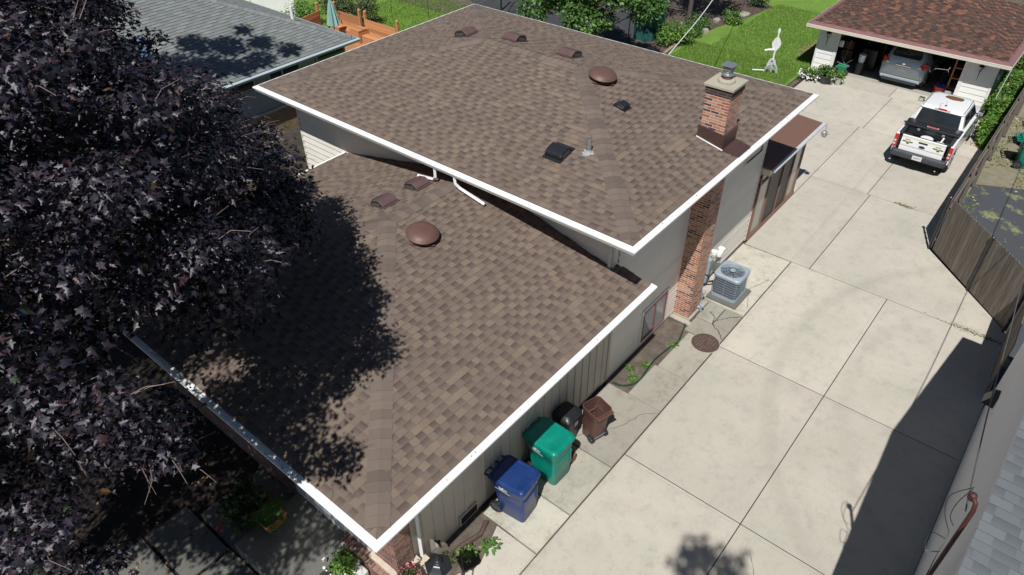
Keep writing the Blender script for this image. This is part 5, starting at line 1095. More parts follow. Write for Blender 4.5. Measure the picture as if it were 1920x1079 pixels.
for y in (4.5, 5.5):
    q = [(35.5, y+.3*math.cos(a), .32+.3*math.sin(a)) for a in [2*PI*i/24 for i in range(25)]]; mb = MB(); mb.tube(q, .02, 6, cap=False)
    for i in range(6): mb.tube([(35.5, y, .32), q[i*4]], .003, 3)
    mb.build('wheel', M_BLACKP, bi, True)
mb = MB(); mb.tube([(35.5, 4.5, .32), (35.5, 4.7, .8), (35.5, 5.2, .75), (35.5, 5.5, .32)], .018, 6); mb.tube([(35.5, 4.7, .8), (35.5, 5.0, .3), (35.5, 5.2, .75)], .018, 6); mb.build('bicycle_frame', M_CHROME, bi, True)
mb = MB(); mb.tube([(35.25, 4.6, .98), (35.5, 4.66, .95), (35.75, 4.6, .98)], .016, 6); mb.tube([(35.5, 4.66, .95), (35.5, 4.7, .8)], .016, 6); mb.build('handlebar', M_CHROME, bi, True); mb = MB(); mb.box(35.43, 35.57, 5.1, 5.35, .84, .9); mb.build('saddle', M_BLACKP, bi, True, bevel=.02)
for (x, y, z, s_, lb) in ((36.3, 9.2, 0, .5, 'brown cardboard box on the floor at the back left of the garage'), (36.3, 9.2, .505, .38, 'smaller cardboard box on top of the box at the back left of the garage'), (35.0, 9.4, 0, .35, 'brown cardboard box right behind the left garage jamb')):
    cb = thing('cardboard_box', lb, 'box', (x, y, z), 0, 'boxes in the garage'); mb = MB(); mb.box(-s_/2, s_/2, -s_/2, s_/2, 0, s_*.9); mb.build('carton', pm('cardboard', (.3, .2, .12), .8, .15, 6), cb, bevel=.01); mb = MB(); mb.box(-s_/2-.002, s_/2+.002, -.03, .03, s_*.9, s_*.9+.002); mb.build('tape', pm('tape', (.4, .32, .2), .4), cb)
cyl_thing('green_watering_can', 'dark green watering can among the tools at the left garage corner', 'watering can', (34.45, 9.0, 0), [(.12, 0), (.13, .22), (.09, .26), (.08, .26)], pm('green_plastic', (.02, .22, .12), .5))
# ------------------------------------------------------------------ POTTED PLANTS
def pot(lb, c, r, h, mat, lm, n, size, seed, flowers=None, spread=1.5, ph=.5, fc=(.8, .78, .78), name='potted_plant', grp='potted plants'):
    t_ = thing(name, lb, 'potted plant', c, 0, grp); mb = MB(); mb.lathe([(r*.72, 0), (r, h), (r*1.08, h), (r*1.08, h+.03), (r*.9, h+.03), (r*.86, h-.03), (.01, h-.04)], c, 20, cap=False); mb.build('pot', mat, t_, True, smooth=True)
    rr = random.Random(seed); bl = [(c[0]+r*spread*rr.uniform(-.6, .6), c[1]+r*spread*rr.uniform(-.6, .6), c[2]+h+ph*rr.uniform(.05, .6), r*rr.uniform(.45, .8)) for _ in range(9)]
    mb = MB()
    for b_ in bl: mb.tube([(c[0], c[1], c[2]+h-.04), b_[:3]], [.008, .004], 4)
    mb.build('stem', M_GREEN, t_, True); blobs_leaves('leaves', bl, n, size, lm, t_, seed, shell=.2)
    if flowers:
        g = np.random.default_rng(seed); m = flowers; a = g.uniform(0, 2*PI, m); q = r*spread*g.uniform(.5, 1.15, m); P = np.stack([c[0]+q*np.cos(a), c[1]+q*np.sin(a), c[2]+h*.6+ph*.6*g.random(m)], 1)
        FT = [(0, 0, .02)]+[(.5*math.cos(2*PI*i/6), .5*math.sin(2*PI*i/6), 0) for i in range(6)]; FF = [(0, i+1, (i+1) % 6+1) for i in range(6)]
        leafmesh('flowers', P, g.normal(size=(m, 3))*.5+[-.3, -.3, 1], g.normal(size=(m, 3)), g.uniform(.05, .09, m), FT, FF, pm('petal_%d' % seed, fc, .6, .1), g.random(m), t_)
    return t_
M_POTB = pm('dark_blue_grey_pot', (.04, .05, .065), .5)
pot('potted plant ringed with pink and white flowers left of the garage opening', (32.75, 9.62, 0), .26, .25, M_BLACKP, M_LIME, 700, .1, 1, 170, 1.9, .4)
pot('bushy green plant in a dark round pot by the garage wall', (32.75, 8.95, 0), .27, .34, M_POTB, M_GREEN, 900, .12, 2, None, 1.5, .6)
pot('small green plant in a pale grey bucket pot nearest the garage opening', (32.9, 8.42, 0), .15, .32, pm('pale_grey_pot', (.4, .42, .38), .6), M_LIME, 350, .11, 3, None, 1.6, .35)
# front entry plants
bp = pot('dark leafy bush with red flowers in shade beside the front wall', (3.0, 9.9, 0), .28, .3, M_BLACKP, M_DKG, 1100, .13, 4, 26, 2.0, .8, (.5, .01, .01))
fb = thing('hanging_fern', 'green fern spilling from a slatted orange wooden basket by the stoop', 'fern', (3.2, 9.2, .35))
mb = MB()
for i in range(6): z = .32+i*.05; q = .2+.01*i; mb.box(3.2-q, 3.2+q, 9.2-q, 9.2-q+.015, z, z+.04); mb.box(3.2-q, 3.2+q, 9.2+q-.015, 9.2+q, z, z+.04); mb.box(3.2-q, 3.2-q+.015, 9.2-q+.016, 9.2+q-.016, z, z+.04); mb.box(3.2+q-.015, 3.2+q, 9.2-q+.016, 9.2+q-.016, z, z+.04)
mb.build('basket', pm('orange_slat', (.4, .19, .06), .6, .2, 8), fb, True)
g = np.random.default_rng(5); P = []; D = []
for i in range(34):
    a = g.uniform(0, 2*PI); L_ = g.uniform(.4, .62)
    for j in range(16):
        t_ = j/15; r_ = L_*t_; z = .62+.28*t_-.55*t_*t_; p = np.array([3.2+r_*math.cos(a), 9.2+r_*math.sin(a), z])
        for s in (-1, 1): P.append(p); D.append([-s*math.sin(a)+.4*math.cos(a), s*math.cos(a)+.4*math.sin(a), -.1])
P = np.array(P); D = np.array(D); n = len(P); tt = np.tile(np.repeat(np.linspace(0, 1, 16), 2), 34)
FT = [(0, -.1, 0), (.5, -.14, 0), (1, 0, -.05), (.5, .14, 0), (0, .1, 0)]
leafmesh('fronds', P, g.normal(size=(n, 3))*.15+[0, 0, 1], D, .11*(1.05-.8*tt), FT, [(0, 1, 2, 3, 4)], M_GREEN, g.random(n), fb)
pw = thing('planter_block', 'rough white stone planter with bright green plant and white flowers by the brick wall', 'planter', (3.62, 7.25, .0))
mb = MB(); mb.box(3.35, 3.75, 6.85, 7.2, 0, .34); mb.build('stone_pot', pm('rough_white_stone', (.6, .6, .58), .9, .15, 15, bmp=.8), pw, True, bevel=.04)
blobs_leaves('leaves', [(3.5, 7.32, .35, .26), (3.42, 7.15, .4, .22), (3.6, 7.45, .3, .22), (3.5, 7.2, .48, .2)], 900, .07, M_LIME, pw, 8, shell=.2)
g = np.random.default_rng(6); m = 30; a = g.uniform(0, 2*PI, m); FT = [(0, 0, .02)]+[(.5*math.cos(2*PI*i/6), .5*math.sin(2*PI*i/6), 0) for i in range(6)]; FF = [(0, i+1, (i+1) % 6+1) for i in range(6)]
leafmesh('flowers', np.stack([3.5+.33*np.cos(a), 7.35+.36*np.sin(a), .4+.15*g.random(m)], 1), g.normal(size=(m, 3))*.4+[0, 0, 1], g.normal(size=(m, 3)), g.uniform(.03, .06, m), FT, FF, M_WP, g.random(m), pw)
mb = MB(); mb.box(3.78, 3.99, 5.9, 7.75, -.05, .46); bw_ = thing('brick_planter_wall', 'low brick planter wall under the front corner of the gutter', 'wall', (3.9, 6.8, 0)); mb.build('brickwork', M_BRICK2, bw_, True)
mb = MB(); mb.box(4.0, 4.4, 6.9, 7.4, .2, .26); mb.box(4.0, 4.62, 5.82, 6.17, .3, .52); mb.build('stone_cap', M_STONE, bw_, True, bevel=.01)
pf = pot('pink flowering succulent in a green-grey pot at the bottom edge', (4.02, 5.95, .52), .15, .2, pm('sage_pot', (.2, .25, .22), .6), M_RUST, 500, .06, 14, 160, 1.4, .25, (.55, .12, .2))
# ------------------------------------------------------------------ LAMP POST and hook
lp = thing('lamp_post', 'black post lantern with a tiered cap at the bottom edge of the yard', 'lamp post', (4.13, 5.2, -.02)); X, Y = 4.13, 5.2
mb = MB(); mb.lathe([(.09, 0), (.09, .06), (.045, .1), (.04, 1.45), (.07, 1.5), (.05, 1.55)], (X, Y, -.02), 14); mb.build('post', M_BLKM, lp, True, smooth=True)
mb = MB(); mb.lathe([(.11, 1.55), (.17, 1.8)], (X, Y, 0), 6); mb.build('lantern_glass', M_GLASSB, lp, True)
mb = MB(); mb.lathe([(.24, 1.80), (.25, 1.82), (.2, 1.86), (.12, 1.93), (.1, 1.94)], (X, Y, 0), 6); mb.lathe([(.08, 1.94), (.085, 1.97), (.06, 1.98), (.06, 2.0), (.065, 2.02), (.04, 2.03), (.035, 2.05), (.04, 2.07), (.015, 2.1)], (X, Y, 0), 18); mb.build('cap', M_BLKM, lp, True)
mb = MB(); mb.tube(bez([(4.75, 5.25, -.05), (4.75, 5.25, .5), (4.8, 5.35, .8), (4.95, 5.5, .86), (5.0, 5.42, .74), (4.95, 5.38, .7)], 6), .013, 8); mb.lathe([(.03, -.02), (.03, .02)], (4.95, 5.38, .69), 8); mb.build('garden_hook', M_BLKM, label='thin black curved garden hook beside the lamp post', cat='garden hook')
# ------------------------------------------------------------------ SMALL THINGS ALONG THE WALL
mh = thing('manhole_cover', 'round rusty brown studded iron cover set in the driveway edge', 'manhole cover', (13.95, 4.98, 0)); cx, cy2 = 13.93, 4.98
M_IRON = pm('rusty_iron', (.085, .052, .042), .75, .25, 10, bmp=.4)
mb = MB(); mb.lathe([(.37, -.03), (.37, .012), (.355, .018), (.01, .018)], (cx, cy2, 0), 48); mb.build('lid', M_IRON, mh, True)
mb = MB()
for i in range(-4, 5):
    for j in range(-4, 5):
        if i*i+j*j < 17 and not (abs(i) <= 1 and abs(j) <= 0): mb.lathe([(.017, .017), (.014, .026), (.004, .027)], (cx+i*.072, cy2+j*.072, 0), 6)
mb.build('studs', pm('worn_iron', (.17, .14, .13), .6), mh, True)
mb = MB(); mb.lathe([(.385, -.02), (.385, .004), (.372, .006), (.372, -.02)], (cx, cy2, 0), 48, cap=False); mb.build('rim', M_CON2, mh, True)
hs = bez([(11.15, 6.12, .0), (11.22, 5.85, .0), (11.42, 5.68, 0), (11.7, 5.62, 0), (12.1, 5.67, 0), (12.6, 5.7, 0), (13.1, 5.64, 0), (13.5, 5.58, .0), (13.9, 5.66, .01), (14.2, 5.75, .06)], 8)
mb = MB(); mb.tube([(p.x, p.y, p.z+.012) for p in hs], .02, 8); mb.build('garden_hose', pm('green_hose', (.008, .05, .026), .35, .15, 10), smooth=True, label='dark green hose curving round the dirt bed by the wall', cat='hose')
mb = MB(); mb.tube([(6.15, 5.95, 0), (5.85, 5.85, -.01), (5.4, 5.98, -.015), (5.2, 6.0, -.03)], .055, 9); mb.build('buried_pipe', pm('dirty_brown_plastic', (.1, .06, .05), .6, .3, 14), smooth=True, label='half-buried brown drain pipe in the planting bed', cat='pipe')
rr = random.Random(2)
for c, lb in (((8.52, 5.55), 'rough red brick lying right of the green cart'),):
    mb = MB(); mb.box(c[0]-.1, c[0]+.12, c[1]-.12, c[1]+.12, -.01, .22); mb.build('brick_block', pm('broken_brick', (.22, .09, .06), .9, .3, 25, bmp=.8), bevel=.02, label=lb, cat='brick')
# ------------------------------------------------------------------ AIR CONDITIONER
ac = thing('air_conditioner', 'grey box air-conditioner unit with a fan grille beside the chimney', 'air conditioner', (16.23, 5.5, 0)); ax_, ay_ = 16.23, 5.48
def rr2(w_, d_, r, n=5):
    o = []
    for qx, qy, a0 in ((1, 1, 0), (-1, 1, 90), (-1, -1, 180), (1, -1, 270)):
        for i in range(n+1): a = math.radians(a0+90*i/n); o.append((qx*(w_/2-r)+r*math.cos(a), qy*(d_/2-r)+r*math.sin(a)))
    return o
at_ = lambda poly, z, c=(0, 0): [(x+c[0], y+c[1], z) for x, y in poly]
mb = MB(); mb.box(ax_-.55, ax_+.5, ay_-.5, ay_+.42, -.01, .05); mb.build('pad', M_CON3, ac, True, bevel=.01)
mb = MB(); mb.loft([at_(rr2(.72, .72, .1), z, (ax_, ay_)) for z in (.09, .72)]); mb.build('coil_core', pm('coil_dark', (.085, .105, .125), .6, .15, 30), ac, True)
mb = MB(); mb.loft([at_(rr2(.78, .78, .12), z, (ax_, ay_)) for z in (.05, .12)]); mb.build('base_rim', M_BLUEG, ac, True)
for k_, z in enumerate([.12+.086*i for i in range(8)]):
    pass
mb = MB()
for z in [.155+.083*i for i in range(7)]:
    q = at_(rr2(.775, .775, .12), z, (ax_, ay_)); mb.tube(q+[q[0]], .004, 5, cap=False)
for i in range(2, 24, 6):
    q = rr2(.775, .775, .12)[i]; mb.tube([(ax_+q[0], ay_+q[1], .1), (ax_+q[0], ay_+q[1], .74)], .004, 4)
for t_ in (0,):
    for a, b in ((t_, -.387), (t_, .387), (-.387, t_), (.387, t_)): mb.tube([(ax_+a, ay_+b, .1), (ax_+a, ay_+b, .74)], .004, 4)
mb.build('wire_guard', M_BLUEG, ac, True)
mb = MB()
secs = [at_(rr2(.8, .8, .13, 7), .72, (ax_, ay_)), at_(rr2(.82, .82, .14, 7), .8, (ax_, ay_)), at_(rr2(.76, .76, .13, 7), .835, (ax_, ay_))]
n = 32; ring_ = lambda r, z: [(ax_+r*math.cos(math.radians(360*(i)/n)), ay_+r*math.sin(math.radians(360*(i)/n)), z) for i in range(n)]
# re-index rounded rect (32 points starting at +x side) to circle
mb.loft(secs+[ring_(.345, .84), ring_(.33, .82), ring_(.33, .6)], cap0=False, cap1=False); mb.build('top_housing', M_BLUEG, ac, True, smooth=True)
mb = MB()
for r in (.3, .23, .16): q = ring_(r, .84); mb.tube(q+[q[0]], .0035, 4, cap=False)
for i in range(10): a = 2*PI*i/10; mb.tube([(ax_+.06*math.cos(a), ay_+.06*math.sin(a), .845), (ax_+.34*math.cos(a+.3), ay_+.34*math.sin(a+.3), .84)], .004, 4)
mb.lathe([(.075, .835), (.07, .86), (.01, .865)], (ax_, ay_, 0), 16); mb.build('fan_grille', M_BLUEG, ac, True)
mb = MB(); mb.lathe([(.06, .68), (.06, .74)], (ax_, ay_, 0), 12)
for i in range(4): a = PI/2*i+.4; u = Vector((math.cos(a), math.sin(a), 0)); v_ = Vector((-math.sin(a), math.cos(a), 0)); c = Vector((ax_, ay_, .71)); mb.face([tuple(c+u*.05-v_*.04+Vector((0, 0, -.02))), tuple(c+u*.26-v_*.09+Vector((0, 0, -.03))), tuple(c+u*.26+v_*.09+Vector((0, 0, .03))), tuple(c+u*.05+v_*.04+Vector((0, 0, .02)))])
mb.build('fan_blade', M_BLACKP, ac, True)
# ------------------------------------------------------------------ WHEELED CARTS
def plastic(name, col, rough=.35): return pm(name, col, rough, .1, 5, spec=.5, dirt=tuple(min(1, x*1.2+.02) for x in col), dscale=4)
def cart(lb, loc, rz, col, sc=1.0, wf=1.0, df=1.0, tuck=0, lid=True, name='wheeled_cart', grp='wheeled garbage carts', mark=True, tilt=None, rough=.33):
    t_ = thing(name, lb, 'garbage cart', loc, rz, grp); m = plastic(lb[:14].replace(' ', '_'), col, rough)
    k = sc; f = lambda w_, d_, z, r=.07, c=0: [(x*k, (y+c*df)*k, z*k) for x, y in rr2(w_*wf, d_*df, r)]
    mb = MB()
    secs = [f(.5, .56, .0, .05, -.08), f(.52, .59, .02, .07, -.08), f(.55, .64, .5, .07, -.05), f(.565, .665, .72, .07, -.035), f(.6, .7, .74, .08, -.02), f(.63, .75, .95, .08, 0)]
    if lid: mb.loft(secs)
    else:
        mb.loft(secs+[f(.66, .78, .95, .09), f(.66, .78, .99, .09), f(.61, .73, .99, .08), f(.57, .67, .7, .08, -.02), f(.46, .52, .06, .06, -.06)])
    b_ = mb.build('bin', m, t_, smooth=True)
    # recessed grip and lift bar on the front
    mb = MB(); mb.box(-.2*wf*k, .2*wf*k, -.385*df*k, -.30*df*k, .62*k, .65*k); mb.box(-.2*wf*k, .2*wf*k, -.37*df*k, -.3*df*k, .36*k, .39*k)
    for sx in (-1, 1): mb.box(sx*.22*wf*k-.02*k, sx*.22*wf*k+.02*k, -.385*df*k, -.28*df*k, .3*k, .7*k)
    mb.build('lift_bar', m, t_, bevel=.008)
    if lid:
        mb = MB(); mb.loft([f(.66, .8, .955, .1, -.0), f(.685, .83, .965, .11, -.01), f(.685, .83, .99, .11, -.01), f(.655, .79, 1.02, .11, -.01), f(.56, .66, 1.035, .1, -.01), f(.545, .64, 1.028, .1, -.01), f(.2, .24, 1.04, .05, -.01)]); mb.build('lid', m, t_, smooth=True)
    mb = MB(); hy = .43
    hy = .43*df-tuck*.07; wq = wf
    for sx in (-1, -.33, .33, 1): mb.box((sx*.26*wq-.018)*k, (sx*.26*wq+.018)*k, .36*df*k, (hy+.09)*k, .93*k, .97*k)
    mb.tube([(-.29*wf*k, (hy+.09)*k, .95*k), (.29*wf*k, (hy+.09)*k, .95*k)], .02*k, 10); mb.box(-.29*wf*k, .29*wf*k, .37*df*k, .41*df*k, .9*k, .975*k); mb.build('handle', m, t_, bevel=.005)
    for sx in (-1, 1):
        M = Matrix.Translation((sx*(.29-tuck*.03)*wf*k, (.24-tuck*.09)*df*k, .135*k)) @ Matrix.Rotation(PI/2, 4, 'Y')
        mb = MB(); wr_ = .135-.03*tuck; M = Matrix.Translation((0, 0, -.03*k*tuck)) @ M; mb.lathe([(wr_*.74*k, -.03*k), (wr_*k, -.03*k), (wr_*k, .03*k), (wr_*.74*k, .03*k)], n=24, M=M, cap=False); w_ = mb.build('wheel', M_BLACKP, t_)
        mb = MB(); mb.lathe([((.105-.025*tuck)*k, -.012*k), ((.105-.025*tuck)*k, .012*k)], n=20, M=M)
        for i in range(6): a = i*PI/3; mb.tube([tuple(M @ Vector((.03*k*math.cos(a), .03*k*math.sin(a), sx*.018*k))), tuple(M @ Vector((.1*k*math.cos(a), .1*k*math.sin(a), sx*.018*k)))], .009*k, 4)
        mb.lathe([(.03*k, -.035*k), (.03*k, .035*k)], n=10, M=M); mb.build('hub', pm('hub_grey', (.05, .055, .06), .5), w_)
    mb = MB(); mb.tube([(-.3*wf*k, .24*df*k, .135*k), (.3*wf*k, .24*df*k, .135*k)], .012, 6); mb.build('axle', M_GALV, t_)
    if mark:   # white two-letter mark with swoosh underline, stamped on the left side
        for side in (-1,):
            mb = MB(); y0, z0 = .14*k, .8*k; X = lambda z: side*(.5*.6+.0)*k*1.0
            def q(y, z): 
                w0 = (.6+(z/k-.74)/(.21)*.03)/2 if z/k > .74 else .555/2
                return (side*(w0*k+.004), y, z)
            def stroke(a, b, w_): 
                d = Vector((b[0]-a[0], b[1]-a[1])).normalized(); n_ = Vector((-d.y, d.x))*w_; mb.face([q(a[0]+n_.x, a[1]+n_.y), q(b[0]+n_.x, b[1]+n_.y), q(b[0]-n_.x, b[1]-n_.y), q(a[0]-n_.x, a[1]-n_.y)])
            s_ = .085*k
            for a, b in (((0, 1), (.25, 0)), ((.25, 0), (.5, .8)), ((.5, .8), (.75, 0)), ((.75, 0), (1.05, 1.1))): stroke((y0-a[0]*s_, z0+a[1]*s_), (y0-b[0]*s_, z0+b[1]*s_), .013*k)
            y1 = y0-.11*k
            for a, b in (((0, 0), (0, 1)), ((0, 1), (.4, .35)), ((.4, .35), (.8, 1)), ((.8, 1), (.8, 0))): stroke((y1-a[0]*s_*.8, z0-.0+a[1]*s_*.8), (y1-b[0]*s_*.8, z0-.0+b[1]*s_*.8), .007*k)
            stroke((y0+.1*k, z0-.012*k), (y0-.02*k, z0-.022*k), .009*k); stroke((y0-.02*k, z0-.022*k), (y1-.14*k, z0-.04*k), .009*k)
            mb.build('printed_mark', M_WP, t_)
    return t_
cart('royal blue wheeled cart nearest the front corner of the house', (6.82, 5.74, 0), .10, (.010, .036, .145), 1.08)
cart('teal green wheeled cart between the blue and black carts', (8.03, 5.78, 0), -.02, (.0, .21, .15), 1.13)
cart('brown open-topped cart without a lid standing out from the wall', (9.47, 5.5, 0), PI-.28, (.105, .052, .043), 1.0, .78, .68, 1, False, mark=False, rough=.45)
cart('teal green wheeled cart on the gravel beyond the wooden fence', (29.95, .45, -.03), .3, (.0, .21, .15), 1.1)
cart('dark blue cart behind the green one beyond the wooden fence', (31.5, .55, -.03), .3, (.012, .042, .17), 1.0)
# black barrel-lidded can
bc = thing('black_trash_can', 'black trash can with a domed lid tucked behind the green cart', 'trash can', (8.98, 5.98, 0), 0); M_BC = plastic('black_can', (.016, .017, .019), .4)
mb = MB(); mb.loft([at_(rr2(w_, d_, .1, 6), z, (8.98, 5.97)) for w_, d_, z in ((.4, .36, 0), (.46, .42, .5), (.5, .46, .78), (.53, .49, .8), (.53, .49, .84))]); mb.build('bin', M_BC, bc, True, smooth=True)
mb = MB(); mb.loft([at_(rr2(w_, d_, r, 6), z, (8.98, 5.97)) for w_, d_, z, r in ((.57, .53, .84, .12), (.58, .54, .87, .12), (.52, .46, .93, .11), (.36, .3, .97, .08), (.34, .28, .955, .08), (.1, .08, .96, .03))]); mb.build('lid', M_BC, bc, True, smooth=True)
mb = MB(); mb.box(8.94, 9.06, 5.715, 5.73, .62, .72); mb.build('sticker', M_GALV, bc, True)
# ------------------------------------------------------------------ VEHICLES
M_WPAINT = pm('white_car_paint', (.8, .8, .79), .25, .02, 2, coat=.6); M_TRIM = pm('dark_grey_trim', (.05, .055, .065), .55, .1, 6); M_TYRE = pm('tyre_rubber', (.02, .02, .021), .85, .15, 20)
M_REDL = pm('red_lens', (.5, .012, .012), .15, .1, 20, spec=.8); M_CLRL = pm('clear_lens', (.6, .58, .58), .15, .1, 10, spec=.8)
M_LINER = pm('bed_liner', (.03, .033, .038), .6, .2, 20, bmp=.3)
def wheel(par, x, y, r, w_, side):
    M = Matrix.Translation((x, y, r)) @ Matrix.Rotation(PI/2, 4, 'X'); mb = MB()
    t_ = mb.lathe([(r*.62, -w_/2), (r*.93, -w_/2), (r, -w_/2+.03), (r, w_/2-.03), (r*.93, w_/2), (r*.62, w_/2)], n=32, M=M, cap=False).build('wheel', M_TYRE, par, smooth=True)
    mb = MB(); z = -side*(w_/2-.03); mb.lathe([(r*.63, z-.02), (r*.63, z+.02)], n=28, M=M)
    for i in range(6): a = i*PI/3; mb.tube([tuple(M @ Vector((.04*math.cos(a), .04*math.sin(a), z-side*.025))), tuple(M @ Vector((r*.58*math.cos(a), r*.58*math.sin(a), z-side*.025)))], .026, 6)
    mb.build('rim', M_GALV, t_)
tk = thing('pickup_truck', 'white pickup truck with a black toolbox parked facing the garage', 'pickup truck', (26.85, 3.45, 0), 0)
hw = .965; ZB = 1.16
def side_poly(x0, x1, top, ax__, arch=.45, bot=.42, front=False):
    pts = [(x0, bot+.1), (ax__-arch, bot)]
    for i in range(9): a = PI-PI*i/8; pts.append((ax__+arch*math.cos(a), .42+.42*math.sin(a)))
    pts += [(x1, bot)]+top; return pts
def side_prism(mb, poly, y0, y1):
    mb.loft([[(x, y, z) for x, z in poly] for y in (y0, y1)])
mb = MB()
bp_ = side_poly(.1, 2.06, [(2.06, ZB), (.14, ZB), (.1, ZB-.06)], 1.31, .68)
for s in (-1, 1): mb = MB(); side_prism(mb, bp_, s*(hw-.11), s*hw); mb.build('bed_side', M_WPAINT, tk, bevel=.02)
mb = MB(); side_prism(mb, side_poly(2.08, 5.15, [(5.2, .6), (5.2, .85), (5.0, 1.02), (4.2, 1.14), (2.08, ZB+.02)], 4.54, .36), -hw, hw); mb.v = [(x, y*(1-.18*max(0, (x-4.3)/.9)**1.5), z) for x, y, z in mb.v]; bd = mb.build('body', M_WPAINT, tk, bevel=.04, bseg=3)
mb = MB()
for s in (-1, 1): mb.face([(2.83, s*(hw+.001), .5), (2.845, s*(hw+.001), .5), (2.845, s*(hw+.001), 1.15), (2.83, s*(hw+.001), 1.15)])
mb.build('door_gap', M_BLACKP, bd)
# cab
CB = [(1.9, ZB), (3.98, ZB+.02)]; 
def cabsec(z, x0, x1, w_): return [(x, y, z) for x, y in [(x0+.06, -w_), (x1-.2, -w_), (x1, -w_*.75), (x1, w_*.75), (x1-.2, w_), (x0+.06, w_), (x0, w_*.85), (x0, -w_*.85)]]
mb = MB(); mb.loft([cabsec(ZB, 2.1, 4.35, .87), cabsec(1.5, 2.2, 4.05, .79), cabsec(1.72, 2.28, 3.8, .73)], cap1=True); mb.build('cab', M_WPAINT, tk, bevel=.015)
mb = MB(); mb.loft([cabsec(1.722, 2.24, 3.84, .745), cabsec(1.765, 2.28, 3.78, .72), cabsec(1.785, 2.42, 3.6, .62)]); rf_ = mb.build('cab_roof', M_WPAINT, tk, smooth=True)
mb = MB()
for s in (-1, 1): mb.tube([(2.3, s*.685, 1.768), (2.9, s*.69, 1.775), (3.7, s*.67, 1.765)], .014, 6)
mb.build('roof_ditch', M_BLACKP, rf_)
lerp3 = lambda a, b, t_: tuple(a[i]+(b[i]-a[i])*t_ for i in range(3))
mb = MB(); mb.face([(2.085, -.74, ZB+.05), (2.085, .74, ZB+.05), (2.235, .66, 1.7), (2.235, -.66, 1.7)]); mb.face([(4.07, -.6, ZB+.06), (4.07, .6, ZB+.06), (3.46, .5, 1.7), (3.46, -.5, 1.7)]) if False else None
mb.build('rear_window', M_GLASS, tk)
mb = MB()
for s in (-1, 1):
    for x0, x1, x0t, x1t in ((2.38, 3.08, 2.46, 3.06), (3.14, 4.0, 3.12, 3.66)):
        mb.face([(x0, s*.868, ZB+.05), (x1, s*.868, ZB+.05), (x1t, s*.755, 1.66), (x0t, s*.755, 1.66)])
mb.v = [(x, y*1.006, z) for x, y, z in mb.v]; mb.build('side_window', M_GLASS, tk)
mb = MB(); mb.face([(4.34, -.66, ZB+.05), (4.34, .66, ZB+.05), (3.84, .54, 1.69), (3.84, -.54, 1.69)]); mb.v = [(x+.012, y, z+.01) for x, y, z in mb.v]; mb.build('windscreen', M_GLASS, tk)
# bed
mb = MB(); mb.box(.2, 2.06, -.81, .81, .68, .72); mb.box(2.02, 2.07, -.81, .81, .72, ZB); mb.box(.2, 2.02, -.815, -.79, .72, ZB-.01); mb.box(.2, 2.02, .79, .815, .72, ZB-.01)
mb.box(.2, 2.05, -.89, -.77, ZB+.001, ZB+.03); mb.box(.2, 2.05, .77, .89, ZB+.001, ZB+.03); mb.box(.12, .2, -.8, .8, ZB-.02, ZB+.02)
for s in (-1, 1): mb.box(.85, 1.5, min(s*.55, s*.79), max(s*.55, s*.79), .72, .92)
mb.build('bed_liner', M_LINER, tk, bevel=.008)
mb = MB(); side = [(.02, .62), (.12, .62), (.14, ZB), (.09, ZB+.015), (.05, ZB-.02)]
mb.loft([[(x, y, z) for x, z in side] for y in (-.73, .73)]); tg = mb.build('tailgate', M_WPAINT, tk, bevel=.012)
mb = MB(); mb.box(.034, .05, -.15, .15, 1.0, 1.06); mb.build('handle', M_BLACKP, tg, bevel=.01)
mb = MB(); mb.face([(.0155, -.72, .835), (.0155, .72, .835), (.0155, .72, .828), (.0155, -.72, .828)]); mb.build('crease', M_TRIM, tg)
def oval(name, y, z, ry, rz_, m, par, x=.025, dx=0): mb = MB(); mb.face([(x, y+ry*math.cos(a), z+rz_*math.sin(a)) for a in [2*PI*i/24 for i in range(24)]]); return mb.build(name, m, par)
oval('emblem', 0, .9, .115, .052, M_CHROME, tg, .022); oval('emblem_centre', 0, .9, .1, .042, pm('emblem_blue', (.01, .03, .1), .3), tg, .018)
def txt(name, body, size, M, mat, par, ext=.001):
    cu = bpy.data.curves.new(name, 'FONT'); cu.body = body; cu.size = size; cu.extrude = ext; cu.align_x = 'CENTER'; cu.align_y = 'CENTER'
    tmp = bpy.data.objects.new(name, cu); S.collection.objects.link(tmp); dg = bpy.context.evaluated_depsgraph_get(); me = bpy.data.meshes.new_from_object(tmp.evaluated_get(dg)); bpy.data.objects.remove(tmp); bpy.data.curves.remove(cu)
    me.materials.clear(); me.materials.append(mat); o = bpy.data.objects.new(name, me); S.collection.objects.link(o); o.parent = par; o.matrix_basis = M; return o
TM = lambda x, y, z: Matrix(((0, 0, -1, x), (-1, 0, 0, y), (0, 1, 0, z), (0, 0, 0, 1)))
# green and yellow stripe and company decals
M_GRN = pm('green_decal', (.015, .1, .03), .5); M_YEL = pm('yellow_decal', (.6, .48, .03), .5)
mb = MB(); mb.box(.049, .055, -.73, .73, ZB-.055, ZB-.03); mb.build('green_stripe', M_GRN, tg); mb = MB(); mb.box(.045, .051, -.73, .73, ZB-.072, ZB-.058); mb.build('yellow_stripe', M_YEL, tg)
for y in (.5, -.52):
    mb = MB(); mb.box(.022, .036, y-.17, y+.17, .955, .985); mb.box(.018, .034, y-.05, y+.03, .9, .95); mb.build('green_decal', M_GRN, tg)
    txt('decal_letters', 'arborists', .085, TM(.024, y, .965), M_GRN, tg) if False else None
    mb = MB(); mb.lathe([(.045, -.01), (.045, .01)], n=12, M=Matrix.Translation((.03, y-.0, .95)) @ Matrix.Rotation(PI/2, 4, 'Y')); mb.build('yellow_decal', M_YEL, tg)
    mb = MB(); mb.box(.03, .042, y-.08, y+.1, 1.03, 1.042); mb.build('black_decal', M_BLACKP, tg)
